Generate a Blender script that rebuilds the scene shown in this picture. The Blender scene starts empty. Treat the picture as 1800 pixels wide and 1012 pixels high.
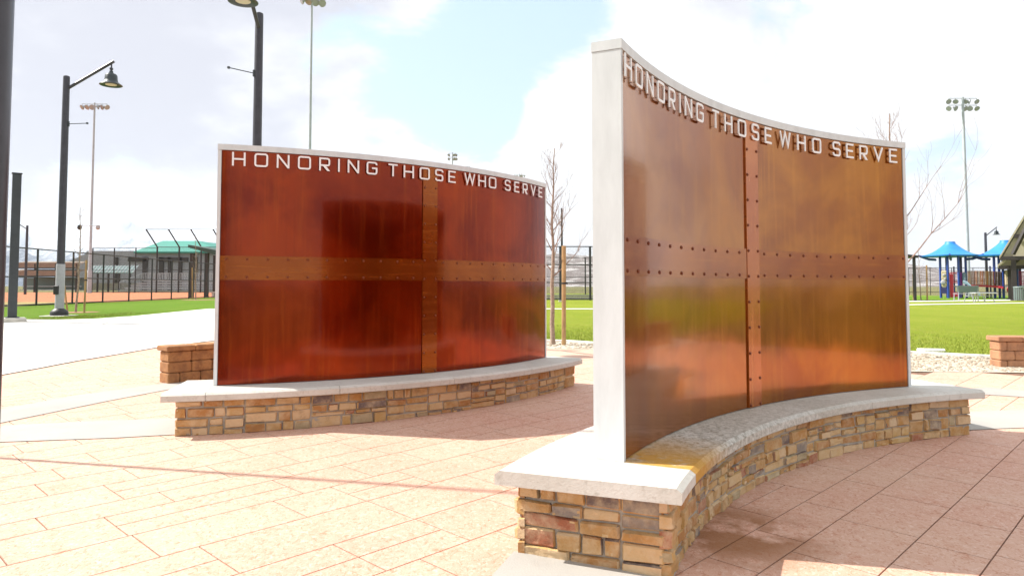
import bpy, bmesh, math, random
from mathutils import Vector, Matrix
from mathutils.geometry import tessellate_polygon
random.seed(7)
R = math.radians
scene = bpy.context.scene
col = scene.collection

# ------------------------------------------------------------------ camera
EYE, FPX, PITCH = 1.5, 1250.0, 0.0492
cam_d = bpy.data.cameras.new('camera'); cam = bpy.data.objects.new('camera', cam_d)
col.objects.link(cam); scene.camera = cam
cam.location = (0, 0, EYE); cam.rotation_euler = (math.pi/2 + PITCH, 0, 0)
cam_d.sensor_width = 36; cam_d.lens = 36*FPX/1800; cam_d.shift_y = -65/1800
cam_d.clip_start = 0.05; cam_d.clip_end = 40000

# ------------------------------------------------------------------ light
TOSUN = Vector((-.972, .20, 1.03)).normalized()
SUN_EL = math.asin(TOSUN.z); SUN_AZ = math.atan2(TOSUN.x, TOSUN.y)
sun_d = bpy.data.lights.new('sun', 'SUN'); sun = bpy.data.objects.new('sun', sun_d); col.objects.link(sun)
sun_d.energy = 4.2; sun_d.angle = R(0.53); sun_d.color = (1, .955, .88)
sun.rotation_euler = TOSUN.to_track_quat('Z', 'Y').to_euler()
scene.view_settings.view_transform = 'Standard'; scene.view_settings.look = 'None'
scene.view_settings.gamma = 1; scene.view_settings.exposure = 1.04
scene.cycles.max_bounces = 8

world = bpy.data.worlds.new('World'); scene.world = world; world.use_nodes = True
wn = world.node_tree.nodes; wl = world.node_tree.links; wn.clear()
def N(nodes, t, **kw):
    n = nodes.new(t)
    for k, v in kw.items(): setattr(n, k, v)
    return n
def build_world():
    out = N(wn, 'ShaderNodeOutputWorld'); bg = N(wn, 'ShaderNodeBackground'); bg.inputs[1].default_value = .128
    sky = N(wn, 'ShaderNodeTexSky', sky_type='NISHITA', sun_disc=False)
    sky.sun_elevation = SUN_EL; sky.sun_rotation = SUN_AZ; sky.air_density = 1; sky.dust_density = 1.5; sky.ozone_density = 1
    tc = N(wn, 'ShaderNodeTexCoord')
    def math_(op, a, b=None, c=None, clamp=False):
        m = N(wn, 'ShaderNodeMath', operation=op, use_clamp=clamp)
        for i, v in enumerate((a, b, c)):
            if v is None: continue
            if isinstance(v, (int, float)): m.inputs[i].default_value = v
            else: wl.new(v, m.inputs[i])
        return m.outputs[0]
    # cloud layer seen in perspective: direction / (z + c)
    sep = N(wn, 'ShaderNodeSeparateXYZ'); wl.new(tc.outputs['Generated'], sep.inputs[0])
    zc = math_('ADD', math_('MAXIMUM', sep.outputs[2], 0), .35)
    cb = N(wn, 'ShaderNodeCombineXYZ')
    wl.new(math_('DIVIDE', sep.outputs[0], zc), cb.inputs[0]); wl.new(math_('DIVIDE', sep.outputs[1], zc), cb.inputs[1])
    def noise(scale, det, rough, off, dist=0):
        mp = N(wn, 'ShaderNodeMapping'); mp.inputs['Location'].default_value = off
        wl.new(cb.outputs[0], mp.inputs[0])
        n = N(wn, 'ShaderNodeTexNoise'); n.inputs['Scale'].default_value = scale; n.inputs['Detail'].default_value = det
        n.inputs['Roughness'].default_value = rough; n.inputs['Distortion'].default_value = dist
        wl.new(mp.outputs[0], n.inputs['Vector']); return n.outputs[0]
    n1 = noise(3.4, 10, .6, (3.1, 1.7, 0), .3); n2 = noise(1.5, 6, .55, (8, 4, 2), .2)
    def blob(d, r):      # 1 at direction d, 0 at angular distance r
        v = N(wn, 'ShaderNodeVectorMath', operation='DISTANCE'); wl.new(tc.outputs['Generated'], v.inputs[0])
        v.inputs[1].default_value = Vector(d).normalized()
        mr = N(wn, 'ShaderNodeMapRange', interpolation_type='SMOOTHSTEP'); wl.new(v.outputs['Value'], mr.inputs[0])
        mr.inputs[1].default_value = r; mr.inputs[2].default_value = 0; return mr.outputs[0]
    def D(px, py):
        u = (px-900)/FPX; w = -(py-441)/FPX; c, s = math.cos(PITCH), math.sin(PITCH)
        return (u, c-w*s, s+w*c)
    gaps = None
    for px, py, r, k in ((790, 190, .16, .30), (680, 100, .18, .26), (860, 130, .14, .22), (1040, 20, .14, .24), (930, -60, .2, .26), (1330, 50, .2, .15), (880, 215, .06, .2), (1620, 330, .22, .15), (600, 250, .12, .10), (1500, 40, .22, .08), (1780, 60, .16, .12), (130, 330, .12, .14)):
        b = math_('MULTIPLY', blob(D(px, py), r), k); gaps = b if gaps is None else math_('ADD', gaps, b)
    grey = None
    for px, py, r, k in ((200, 40, .34, .55), (420, 60, .28, .45), (60, 170, .2, .3), (600, 120, .14, .25), (480, 190, .12, .2)):
        b = math_('MULTIPLY', blob(D(px, py), r), k*.75); grey = b if grey is None else math_('ADD', grey, b)
    # cloud cover
    cov = N(wn, 'ShaderNodeMapRange', interpolation_type='SMOOTHSTEP')
    wl.new(math_('SUBTRACT', n1, gaps), cov.inputs[0]); cov.inputs[1].default_value = .20; cov.inputs[2].default_value = .36
    dens = N(wn, 'ShaderNodeMapRange', interpolation_type='SMOOTHSTEP')
    wl.new(math_('ADD', math_('SUBTRACT', math_('MULTIPLY', n2, 3.4), 1.25), grey), dens.inputs[0]); dens.inputs[1].default_value = .5; dens.inputs[2].default_value = 1.1
    cc = N(wn, 'ShaderNodeMix', data_type='RGBA'); wl.new(dens.outputs[0], cc.inputs[0])
    cc.inputs[6].default_value = (4.4, 4.45, 4.5, 1); cc.inputs[7].default_value = (2.8, 2.85, 3.2, 1)
    mx = N(wn, 'ShaderNodeMix', data_type='RGBA'); wl.new(cov.outputs[0], mx.inputs[0])
    sk = N(wn, 'ShaderNodeMix', data_type='RGBA'); sk.inputs[0].default_value = .6; wl.new(sky.outputs[0], sk.inputs[6]); sk.inputs[7].default_value = (3.0, 3.85, 4.7, 1)
    wl.new(sk.outputs[2], mx.inputs[6]); wl.new(cc.outputs[2], mx.inputs[7])
    wl.new(mx.outputs[2], bg.inputs[0]); wl.new(bg.outputs[0], out.inputs[0])
build_world()

# ------------------------------------------------------------------ terrain height and pixel -> ground
def sm(t): t = max(0, min(1, t)); return t*t*(3-2*t)
def hgt(x, y):
    h = .018*(max(2.0, min(12, y))-4) - .004*max(-5, min(5, x))
    wl_ = sm((-x-1)/5)
    return h + wl_*sm((y-10.5)/8.5)*(.60-h)
def ray(px, py):
    u = (px-900)/FPX; w = -(py-441)/FPX; c, s = math.cos(PITCH), math.sin(PITCH)
    return Vector((u, c-w*s, s+w*c))
def G(px, py, z=None):
    """point where the line of sight through a photo pixel meets the terrain (or height z)"""
    d = ray(px, py); zz = .1 if z is None else z
    for _ in range(30):
        p = d*((zz-EYE)/d.z)
        if z is not None: break
        zz = .5*zz+.5*hgt(p.x, p.y)
    return Vector((p.x, p.y, zz))
def A(px, py, y):
    """point on the line of sight through a photo pixel at distance y"""
    d = ray(px, py); p = d*(y/d.y); return Vector((p.x, y, EYE+p.z))

# ------------------------------------------------------------------ mesh helpers
class MB:
    def __init__(s): s.v = []; s.f = []; s.uv = {}
    def add(s, vs, fs):
        b = len(s.v); s.v += [tuple(v) for v in vs]; s.f += [tuple(i+b for i in f) for f in fs]; return s
    def box(s, c, d, rz=0, M=None, tap=1.0):
        cx, cy, cz = c; a, b, h = d[0]/2, d[1]/2, d[2]/2; cs, sn = math.cos(rz), math.sin(rz); vs = []
        for z in (-h, h):
            k = tap if z > 0 else 1
            for x, y in ((-a, -b), (a, -b), (a, b), (-a, b)):
                p = Vector((cx+(x*cs-y*sn)*k, cy+(x*sn+y*cs)*k, cz+z)); vs.append(M @ p if M else p)
        return s.add(vs, [(3, 2, 1, 0), (4, 5, 6, 7), (0, 1, 5, 4), (1, 2, 6, 5), (2, 3, 7, 6), (3, 0, 4, 7)])
    def bbox(s, c, d, rz=0, bev=.01):
        """chamfered box"""
        a, b, h = d[0]/2, d[1]/2, d[2]/2; cs, sn = math.cos(rz), math.sin(rz)
        def ring(k, z):
            a2, b2 = a-k, b-k; e = bev
            pts = [(-a2+e, -b2), (a2-e, -b2), (a2, -b2+e), (a2, b2-e), (a2-e, b2), (-a2+e, b2), (-a2, b2-e), (-a2, -b2+e)]
            return [(c[0]+x*cs-y*sn, c[1]+x*sn+y*cs, c[2]+z) for x, y in pts]
        return s.loft([ring(bev, -h), ring(0, -h+bev), ring(0, h-bev), ring(bev, h)], caps=True)
    def loft(s, rings, caps=True, closed=True):
        n = len(rings[0]); b = len(s.v)
        for r in rings: s.v += [tuple(p) for p in r]
        for i in range(len(rings)-1):
            for j in range(n if closed else n-1):
                k = (j+1) % n; s.f.append((b+i*n+j, b+i*n+k, b+(i+1)*n+k, b+(i+1)*n+j))
        if caps: s.f.append(tuple(b+j for j in reversed(range(n)))); s.f.append(tuple(b+(len(rings)-1)*n+j for j in range(n)))
        return s
    def tube(s, pts, rad, n=8, caps=True):
        pts = [Vector(p) for p in pts]; rs = rad if isinstance(rad, (list, tuple)) else [rad]*len(pts); rings = []
        up = None
        for i, p in enumerate(pts):
            t = (pts[min(i+1, len(pts)-1)]-pts[max(i-1, 0)]).normalized()
            if up is None: up = Vector((1, 0, 0)) if abs(t.x) < .8 else Vector((0, 1, 0))
            a = t.cross(up).normalized(); b = t.cross(a).normalized(); up = b.cross(t) if False else up
            rings.append([p+a*rs[i]*math.cos(2*math.pi*k/n)+b*rs[i]*math.sin(2*math.pi*k/n) for k in range(n)])
        return s.loft(rings, caps)
    def lathe(s, prof, c=(0, 0, 0), n=24, M=None):
        rings = []
        for r, z in prof:
            ring = [Vector((c[0]+r*math.cos(2*math.pi*k/n), c[1]+r*math.sin(2*math.pi*k/n), c[2]+z)) for k in range(n)]
            rings.append([M @ p for p in ring] if M else ring)
        return s.loft(rings, True)
    def build(s, name, mat, parent=None, smooth=False, loc=None):
        me = bpy.data.meshes.new(name); me.from_pydata(s.v, [], s.f); me.update()
        if mat: me.materials.append(mat)
        bm = bmesh.new(); bm.from_mesh(me); bmesh.ops.recalc_face_normals(bm, faces=bm.faces); bm.to_mesh(me); bm.free()
        o = bpy.data.objects.new(name, me); col.objects.link(o)
        if smooth: me.shade_auto_smooth(angle=R(40)) if hasattr(me, 'shade_auto_smooth') else [setattr(p, 'use_smooth', True) for p in me.polygons]
        if parent: o.parent = parent
        if loc: o.location = loc
        return o
def smooth_ang(o, deg=35):
    me = o.data
    for p in me.polygons: p.use_smooth = True
    bm = bmesh.new(); bm.from_mesh(me)
    for e in bm.edges:
        if len(e.link_faces) == 2 and e.calc_face_angle(0) > R(deg): e.smooth = False
    bm.to_mesh(me); bm.free(); return o
def tag(o, label=None, cat=None, group=None, kind=None):
    if label: o['label'] = label
    if cat: o['category'] = cat
    if group: o['group'] = group
    if kind: o['kind'] = kind
    return o
def empty(name, loc, label, cat, group=None, rz=0):
    o = bpy.data.objects.new(name, None); col.objects.link(o); o.location = loc; o.rotation_euler = (0, 0, rz)
    o.empty_display_size = .2; return tag(o, label, cat, group)
KIDS = {}
def copy_tree(o, parent=None):
    c = o.copy(); col.objects.link(c)
    if parent: c.parent = parent
    for ch in list(o.children): copy_tree(ch, c)
    return c

# ------------------------------------------------------------------ materials
MATS = {}
def mat(name, color, rough=.7, metal=0, var=0, vscale=4, bump=0, bscale=30, coat=0, spec=.5, detail=4, col2=None, stretch=None, obj=True, coatrough=.05, contrast=(.35, .65)):
    if name in MATS: return MATS[name]
    m = bpy.data.materials.new(name); m.use_nodes = True; n = m.node_tree.nodes; l = m.node_tree.links
    b = n['Principled BSDF']; b.inputs['Base Color'].default_value = (*color, 1); b.inputs['Roughness'].default_value = rough
    b.inputs['Metallic'].default_value = metal; b.inputs['Coat Weight'].default_value = coat; b.inputs['Coat Roughness'].default_value = coatrough
    b.inputs['Specular IOR Level'].default_value = spec
    tc = n.new('ShaderNodeTexCoord'); src = tc.outputs['Object']
    if stretch:
        mp = n.new('ShaderNodeMapping'); mp.inputs['Scale'].default_value = stretch; l.new(src, mp.inputs[0]); src = mp.outputs[0]
    if var or col2:
        t = n.new('ShaderNodeTexNoise'); t.inputs['Scale'].default_value = vscale; t.inputs['Detail'].default_value = detail; t.inputs['Roughness'].default_value = .65
        l.new(src, t.inputs['Vector'])
        mr = n.new('ShaderNodeMapRange'); mr.inputs[1].default_value = contrast[0]; mr.inputs[2].default_value = contrast[1]; l.new(t.outputs[0], mr.inputs[0])
        mx = n.new('ShaderNodeMix'); mx.data_type = 'RGBA'; l.new(mr.outputs[0], mx.inputs[0])
        c2 = col2 or tuple(min(1, c*(1+var)) for c in color); c1 = color if col2 else tuple(c*(1-var) for c in color)
        mx.inputs[6].default_value = (*c1, 1); mx.inputs[7].default_value = (*c2, 1); l.new(mx.outputs[2], b.inputs['Base Color'])
    if bump:
        t2 = n.new('ShaderNodeTexNoise'); t2.inputs['Scale'].default_value = bscale; t2.inputs['Detail'].default_value = 5; l.new(src, t2.inputs['Vector'])
        bp = n.new('ShaderNodeBump'); bp.inputs['Strength'].default_value = 1; bp.inputs['Distance'].default_value = bump; l.new(t2.outputs[0], bp.inputs['Height']); l.new(bp.outputs[0], b.inputs['Normal'])
    MATS[name] = m; return m
def nodes_of(m): return m.node_tree.nodes, m.node_tree.links, m.node_tree.nodes['Principled BSDF']
def noise_node(n, l, src, scale, detail=5, rough=.6, stretch=None, loc=None, dist=0):
    if stretch or loc:
        mp = n.new('ShaderNodeMapping'); mp.inputs['Scale'].default_value = stretch or (1, 1, 1); mp.inputs['Location'].default_value = loc or (0, 0, 0); l.new(src, mp.inputs[0]); src = mp.outputs[0]
    t = n.new('ShaderNodeTexNoise'); t.inputs['Scale'].default_value = scale; t.inputs['Detail'].default_value = detail; t.inputs['Roughness'].default_value = rough; t.inputs['Distortion'].default_value = dist
    l.new(src, t.inputs['Vector']); return t.outputs[0]
def rng_node(n, l, v, a, b, c=0, d=1):
    m = n.new('ShaderNodeMapRange'); m.inputs[1].default_value = a; m.inputs[2].default_value = b; m.inputs[3].default_value = c; m.inputs[4].default_value = d; l.new(v, m.inputs[0]); return m.outputs[0]
def mix_node(n, l, f, a, b, mode='MIX'):
    m = n.new('ShaderNodeMix'); m.data_type = 'RGBA'; m.blend_type = mode
    if isinstance(f, (int, float)): m.inputs[0].default_value = f
    else: l.new(f, m.inputs[0])
    for i, v in ((6, a), (7, b)):
        if isinstance(v, tuple): m.inputs[i].default_value = (*v, 1) if len(v) == 3 else v
        else: l.new(v, m.inputs[i])
    return m.outputs[2]
def math_node(n, l, op, a, b):
    m = n.new('ShaderNodeMath'); m.operation = op
    for i, v in ((0, a), (1, b)):
        if isinstance(v, (int, float)): m.inputs[i].default_value = v
        else: l.new(v, m.inputs[i])
    return m.outputs[0]
def bump_node(n, l, b, h, dist, prev=None):
    bp = n.new('ShaderNodeBump'); bp.inputs['Distance'].default_value = dist; l.new(h, bp.inputs['Height'])
    if prev: l.new(prev, bp.inputs['Normal'])
    l.new(bp.outputs[0], b.inputs['Normal']); return bp.outputs[0]

def copper(name, dark, mid, light, streak=1.0, seed=0, rough=.22, metal=.35, horiz=False, wav=.006):
    m = mat(name, mid, rough, metal, coat=.42 if name.startswith('brown') else .24, coatrough=.06); n, l, b = nodes_of(m)
    uv = n.new('ShaderNodeUVMap'); src = uv.outputs[0]
    st = (.22, 26, 1) if horiz else (26, .16, 1)
    s1 = noise_node(n, l, src, 1.6, 6, .7, st, (seed, seed*2, 0))
    s2 = noise_node(n, l, src, 1.1, 5, .6, None, (seed*3, seed, 0), .6)
    s3 = noise_node(n, l, src, 3, 6, .7, (6, .22, 1) if not horiz else (.3, 6, 1), (seed, 5, 0))
    c = mix_node(n, l, rng_node(n, l, s2, .36, .62), dark, mid)
    c = mix_node(n, l, rng_node(n, l, s3, .52, .75, 0, .55), c, light)
    c = mix_node(n, l, rng_node(n, l, s1, .5, .72, 0, .3*streak), c, dark)
    l.new(c, b.inputs['Base Color'])
    wv = noise_node(n, l, src, 1.3, 2, .4, (1, .8, 1), (seed*7, 1, 0))
    p = bump_node(n, l, b, wv, wav)
    fine = noise_node(n, l, src, 8, 3, .5, st, (seed, 1, 0))
    p = bump_node(n, l, b, fine, .00025, p)
    l.new(rng_node(n, l, s3, .3, .7, rough*.7, rough*1.3), b.inputs['Roughness'])
    return m
M_COP_L = copper('red_copper', (.17, .013, .001), (.30, .034, .002), (.41, .088, .005), 1.0, 1, .16, .80, wav=.018)
M_COP_LS = copper('red_copper_strap', (.24, .050, .005), (.34, .085, .007), (.46, .15, .018), .7, 2, .2, .7, True, .004)
M_COP_R = copper('brown_copper', (.28, .072, .003), (.40, .135, .007), (.50, .205, .016), .5, 3, .15, .84, wav=.018)
M_COP_RS = copper('brown_copper_strap', (.28, .065, .004), (.40, .118, .008), (.52, .20, .022), .6, 4, .17, .84, True, .004)
M_COP_RV = copper('brown_copper_post', (.40, .10, .018), (.52, .17, .035), (.62, .26, .07), .5, 6, .24, .66, False, .003)
M_RIVET = mat('rivet_copper', (.16, .035, .012), .4, .4)
M_FRAME = mat('painted_aluminium', (.64, .665, .68), .45, .0, var=.06, vscale=3, stretch=(3, 3, .7), bump=.0006, bscale=12)
M_LETTER = mat('white_letters', (.86, .86, .88), .35, 0)
M_LETTER_SIDE = mat('letter_pin', (.10, .06, .05), .5, 0)
M_POLE = mat('dark_bronze_paint', (.045, .045, .055), .38, .2, var=.15, vscale=8)
M_POLE2 = mat('charcoal_steel', (.04, .05, .055), .4, .2, var=.12, vscale=6)
M_GALV = mat('galvanised_steel', (.40, .44, .48), .8, .0, var=.08, vscale=2)
M_SLEEVE = mat('grey_sleeve', (.36, .36, .40), .6, 0, var=.08, vscale=9)
M_LAMPGLASS = mat('lamp_lens', (.55, .5, .42), .3)
M_BLACK = mat('black_plastic', (.02, .02, .02), .5)
M_CONC = mat('pad_concrete', (.50, .48, .43), .85, 0, var=.12, vscale=6, bump=.002, bscale=60)
M_FLOOD = mat('floodlight_shell', (.36, .38, .40), .5, .0, var=.3, vscale=3)
M_FLOOD_L = mat('floodlight_lens', (.36, .37, .39), .3)
M_BARK = mat('young_bark', (.30, .22, .17), .85, 0, var=.3, vscale=18)
M_TWIG = mat('twig_bark', (.27, .19, .16), .85, 0, var=.25, vscale=9)
M_STAKE = mat('wooden_stake', (.36, .22, .10), .8, 0, var=.25, vscale=14, stretch=(1, 1, .2))
M_FENCE = mat('black_fence_paint', (.018, .018, .02), .5)
M_BLUE = mat('blue_canopy', (.02, .22, .62), .5, 0, var=.08, vscale=1)
M_BLUEP = mat('blue_post', (.02, .06, .30), .4)
M_NAVY = mat('navy_post', (.03, .03, .12), .4)
M_RED = mat('red_panel', (.62, .03, .06), .45)
M_PURPLE = mat('purple_panel', (.30, .04, .32), .45)
M_TAN = mat('tan_rock_panel', (.55, .47, .32), .8, 0, var=.3, vscale=3, bump=.03, bscale=4)
M_ROOFTAN = mat('tan_soffit', (.40, .36, .26), .8, 0, var=.06, vscale=2)
M_DARKSTEEL = mat('dark_brown_steel', (.025, .018, .016), .5)
M_GREENROOF = mat('green_metal_roof', (.03, .24, .19), .5, 0, var=.06, vscale=.3)
M_GREYWALL = mat('grey_block_wall', (.31, .31, .34), .85, 0, var=.06, vscale=.5)
M_BENCHAL = mat('bench_aluminium', (.55, .56, .58), .4, .3)
M_DUGTAN = mat('tan_roof_sheet', (.24, .185, .14), .7, 0, var=.1, vscale=1)
M_SEATGREEN = mat('grey_green_mesh', (.16, .22, .21), .6)

# ---- ground materials
def m_stamped():
    m = mat('stamped_concrete', (.5, .33, .25), .75); n, l, b = nodes_of(m); tc = n.new('ShaderNodeTexCoord'); src = tc.outputs['Object']
    g = n.new('ShaderNodeNewGeometry'); big = noise_node(n, l, src, .55, 5, .6); med = noise_node(n, l, src, 6, 6, .7)
    fl = noise_node(n, l, src, 34, 4, .75, (1, .62, 1), None, 1.2)
    rnd = rng_node(n, l, g.outputs['Random Per Island'], 0, 1, 0, .45)
    c = mix_node(n, l, rnd, (.57, .325, .24), (.61, .385, .295))
    c = mix_node(n, l, rng_node(n, l, big, .4, .65, 0, .6), c, (.62, .44, .33))
    c = mix_node(n, l, rng_node(n, l, med, .5, .72, 0, .5), c, (.50, .26, .17))
    c = mix_node(n, l, rng_node(n, l, fl, .53, .62, 0, .65), c, (.42, .17, .09))
    c = mix_node(n, l, rng_node(n, l, noise_node(n, l, src, 31, 4, .7, None, (4, 2, 0), 1.0), .53, .64, 0, .6), c, (.72, .55, .46))
    # rust water stain that ran off the copper wall
    v = n.new('ShaderNodeVectorMath'); v.operation = 'DISTANCE'; l.new(src, v.inputs[0]); v.inputs[1].default_value = (1.33, 4.42, 0)
    st = math_node(n, l, 'MULTIPLY', rng_node(n, l, v.outputs['Value'], .66, .28), rng_node(n, l, noise_node(n, l, src, 2.6, 5, .6), .38, .50))
    c = mix_node(n, l, math_node(n, l, 'MULTIPLY', st, .85), c, (.25, .10, .03))
    l.new(c, b.inputs['Base Color']); l.new(rng_node(n, l, med, .3, .7, .55, .85), b.inputs['Roughness'])
    h = math_node(n, l, 'ADD', math_node(n, l, 'MULTIPLY', fl, -.6), math_node(n, l, 'MULTIPLY', med, 1.0)); bump_node(n, l, b, h, .006)
    return m
M_STAMP = m_stamped()
M_JOINT = mat('paving_joint', (.17, .09, .055), .9, 0, var=.35, vscale=12)
def m_broom(name, c1, c2, stain=(.40, .37, .33)):
    m = mat(name, c1, .85); n, l, b = nodes_of(m); tc = n.new('ShaderNodeTexCoord'); src = tc.outputs['Object']
    c = mix_node(n, l, rng_node(n, l, noise_node(n, l, src, .7, 6, .6), .35, .65), c1, c2)
    c = mix_node(n, l, rng_node(n, l, noise_node(n, l, src, 3.5, 7, .7), .56, .75, 0, .5), c, stain)
    f = noise_node(n, l, src, 90, 3, .6)
    c = mix_node(n, l, rng_node(n, l, f, .5, .7, 0, .18), c, stain)
    l.new(c, b.inputs['Base Color']); bump_node(n, l, b, f, .002); return m
M_BROOM = m_broom('broomed_concrete', (.62, .60, .56), (.70, .68, .64), (.50, .48, .44))
M_BAND = m_broom('concrete_band', (.33, .32, .30), (.42, .39, .35), (.30, .26, .22))
def m_cap(name, rust):
    m = mat(name, (.5, .5, .47), .8); n, l, b = nodes_of(m); tc = n.new('ShaderNodeTexCoord'); src = tc.outputs['Object']
    c = mix_node(n, l, rng_node(n, l, noise_node(n, l, src, 1.4, 6, .65), .35, .65), (.52, .50, .45), (.62, .61, .57))
    c = mix_node(n, l, rng_node(n, l, noise_node(n, l, src, 22, 5, .75), .52, .72, 0, .5), c, (.30, .27, .22))
    if rust:
        g = n.new('ShaderNodeUVMap'); sx = n.new('ShaderNodeSeparateXYZ'); l.new(g.outputs[0], sx.inputs[0])
        # u = metres along the wall: dirt and rust start at the joint next to the end post
        on = math_node(n, l, 'MULTIPLY', rng_node(n, l, sx.outputs[0], -2.361, -2.359), math_node(n, l, 'MULTIPLY', rng_node(n, l, sx.outputs[1], .40, .46), rng_node(n, l, sx.outputs[0], 2.0, -1.6)))
        dirt = rng_node(n, l, noise_node(n, l, src, 3.2, 7, .72), .28, .48)
        fl = rng_node(n, l, noise_node(n, l, src, 30, 5, .8, (1, .7, 1)), .42, .62)
        c = mix_node(n, l, math_node(n, l, 'MULTIPLY', on, math_node(n, l, 'MULTIPLY', fl, .8)), c, (.15, .13, .085))
        r = math_node(n, l, 'MULTIPLY', math_node(n, l, 'MULTIPLY', rng_node(n, l, sx.outputs[0], -2.361, -2.359), rng_node(n, l, sx.outputs[1], .40, .46)), rng_node(n, l, sx.outputs[0], -1.45, -2.15))
        c = mix_node(n, l, math_node(n, l, 'MULTIPLY', r, math_node(n, l, 'MULTIPLY', dirt, .9)), c, (.50, .25, .015))
    l.new(c, b.inputs['Base Color']); bump_node(n, l, b, noise_node(n, l, src, 70, 5, .7), .003); return m
M_CAP = m_cap('cast_stone_cap', False); M_CAPR = m_cap('stained_cast_stone_cap', True)
def m_stone():
    m = mat('veneer_stone', (.4, .3, .15), .85); n, l, b = nodes_of(m); tc = n.new('ShaderNodeTexCoord'); src = tc.outputs['Object']
    g = n.new('ShaderNodeNewGeometry'); cr = n.new('ShaderNodeValToRGB'); cr.color_ramp.interpolation = 'CONSTANT'
    cols = [(0, (.50, .31, .13)), (.16, (.44, .23, .07)), (.30, (.56, .38, .19)), (.42, (.40, .19, .06)), (.52, (.52, .33, .12)), (.62, (.60, .42, .24)), (.71, (.44, .25, .09)), (.79, (.34, .12, .06)), (.83, (.36, .29, .17)), (.88, (.16, .12, .11)), (.93, (.24, .20, .17)), (.96, (.58, .42, .26))]
    e = cr.color_ramp.elements
    while len(e) < len(cols): e.new(.5)
    for i, (p, c) in enumerate(cols): e[i].position = p; e[i].color = (*c, 1)
    l.new(g.outputs['Random Per Island'], cr.inputs[0])
    c = mix_node(n, l, rng_node(n, l, noise_node(n, l, src, 9, 6, .7), .42, .68, 0, .65), cr.outputs[0], (.62, .49, .32))
    c = mix_node(n, l, rng_node(n, l, noise_node(n, l, src, 7, 6, .7, None, (5, 5, 5)), .55, .75, 0, .6), c, (.24, .15, .08))
    l.new(c, b.inputs['Base Color'])
    p = bump_node(n, l, b, noise_node(n, l, src, 22, 6, .7), .012); return m
M_STONE = m_stone()
M_MORTAR = mat('grey_mortar', (.36, .33, .28), .9, 0, var=.15, vscale=14, bump=.004, bscale=50)
def m_block(name, c1, c2, c3):
    m = mat(name, c1, .9); n, l, b = nodes_of(m); tc = n.new('ShaderNodeTexCoord'); src = tc.outputs['Object']; g = n.new('ShaderNodeNewGeometry')
    c = mix_node(n, l, g.outputs['Random Per Island'], c1, c2)
    c = mix_node(n, l, rng_node(n, l, noise_node(n, l, src, 7, 6, .7), .42, .62, 0, .8), c, c3)
    l.new(c, b.inputs['Base Color']); bump_node(n, l, b, noise_node(n, l, src, 30, 5, .7), .012); return m
M_BLOCK_L = m_block('brown_block', (.42, .21, .08), (.34, .16, .06), (.20, .09, .04))
M_BLOCK_R = m_block('orange_block', (.46, .24, .13), (.42, .20, .10), (.28, .14, .08))
def m_grass(name, a, b_, c_, sc=1.0):
    m = mat(name, a, .95, spec=.1); n, l, b = nodes_of(m); tc = n.new('ShaderNodeTexCoord'); src = tc.outputs['Object']
    c = mix_node(n, l, rng_node(n, l, noise_node(n, l, src, .22*sc, 5, .6, (1, .5, 1)), .38, .62), a, b_)
    c = mix_node(n, l, rng_node(n, l, noise_node(n, l, src, 2.5*sc, 6, .75, (1, .5, 1)), .48, .7, 0, .7), c, c_)
    f = noise_node(n, l, src, 22, 5, .8)
    c = mix_node(n, l, rng_node(n, l, f, .46, .66, 0, .45), c, tuple(x*.45 for x in a))
    l.new(c, b.inputs['Base Color']); bump_node(n, l, b, f, .06); return m
M_LAWN = m_grass('lawn_grass', (.21, .27, .02), (.25, .30, .03), (.30, .30, .055))
M_LAWN_L = m_grass('lawn_grass_green', (.115, .22, .014), (.14, .25, .022), (.19, .25, .035))
M_FIELD = m_grass('dry_field', (.17, .17, .07), (.24, .21, .11), (.13, .15, .06), .3)
M_CLAY = mat('infield_clay', (.46, .155, .06), .95, 0, var=.10, vscale=.4)
M_DRYGRASS = mat('patchy_grass_strip', (.28, .22, .07), .95, 0, var=.2, vscale=1)
M_GRAVEL = mat('gravel_bed', (.50, .44, .36), .95, 0, var=.35, vscale=14, bump=.03, bscale=22)
M_PEBBLE = m_block('pebble', (.44, .38, .30), (.30, .24, .17), (.38, .32, .25))
M_EARTH = mat('earth', (.30, .16, .08), .95, 0, var=.3, vscale=9)
M_SEAL = mat('joint_line', (.22, .21, .19), .9)

# ------------------------------------------------------------------ ground sheets
def drape(name, poly, dz, m, grid=.5, kind='structure', thick=0, label=None, lim=None):
    bm = bmesh.new(); vs = [bm.verts.new((p[0], p[1], 0)) for p in poly]; bm.faces.new(vs)
    xs = [p[0] for p in poly]; ys = [p[1] for p in poly]
    lx0, lx1, ly0, ly1 = lim or (-18, 14, 1, 22)
    for ax, lo, hi, a0, a1 in ((0, min(xs), max(xs), lx0, lx1), (1, min(ys), max(ys), ly0, ly1)):
        k = math.ceil(max(lo, a0)/grid)*grid
        while k < min(hi, a1):
            co = (k, 0, 0) if ax == 0 else (0, k, 0); no = (1, 0, 0) if ax == 0 else (0, 1, 0)
            bmesh.ops.bisect_plane(bm, geom=bm.verts[:]+bm.edges[:]+bm.faces[:], plane_co=co, plane_no=no); k += grid
    for v in bm.verts: v.co.z = hgt(v.co.x, v.co.y)+dz
    if thick:
        r = bmesh.ops.extrude_face_region(bm, geom=bm.faces[:])
        for v in [g for g in r['geom'] if isinstance(g, bmesh.types.BMVert)]: v.co.z -= thick
    bmesh.ops.recalc_face_normals(bm, faces=bm.faces)
    if not thick:
        for f in bm.faces:
            if f.normal.z < 0: f.normal_flip()
    me = bpy.data.meshes.new(name); bm.to_mesh(me); bm.free(); me.materials.append(m)
    o = bpy.data.objects.new(name, me); col.objects.link(o)
    return tag(o, kind=kind)
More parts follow.
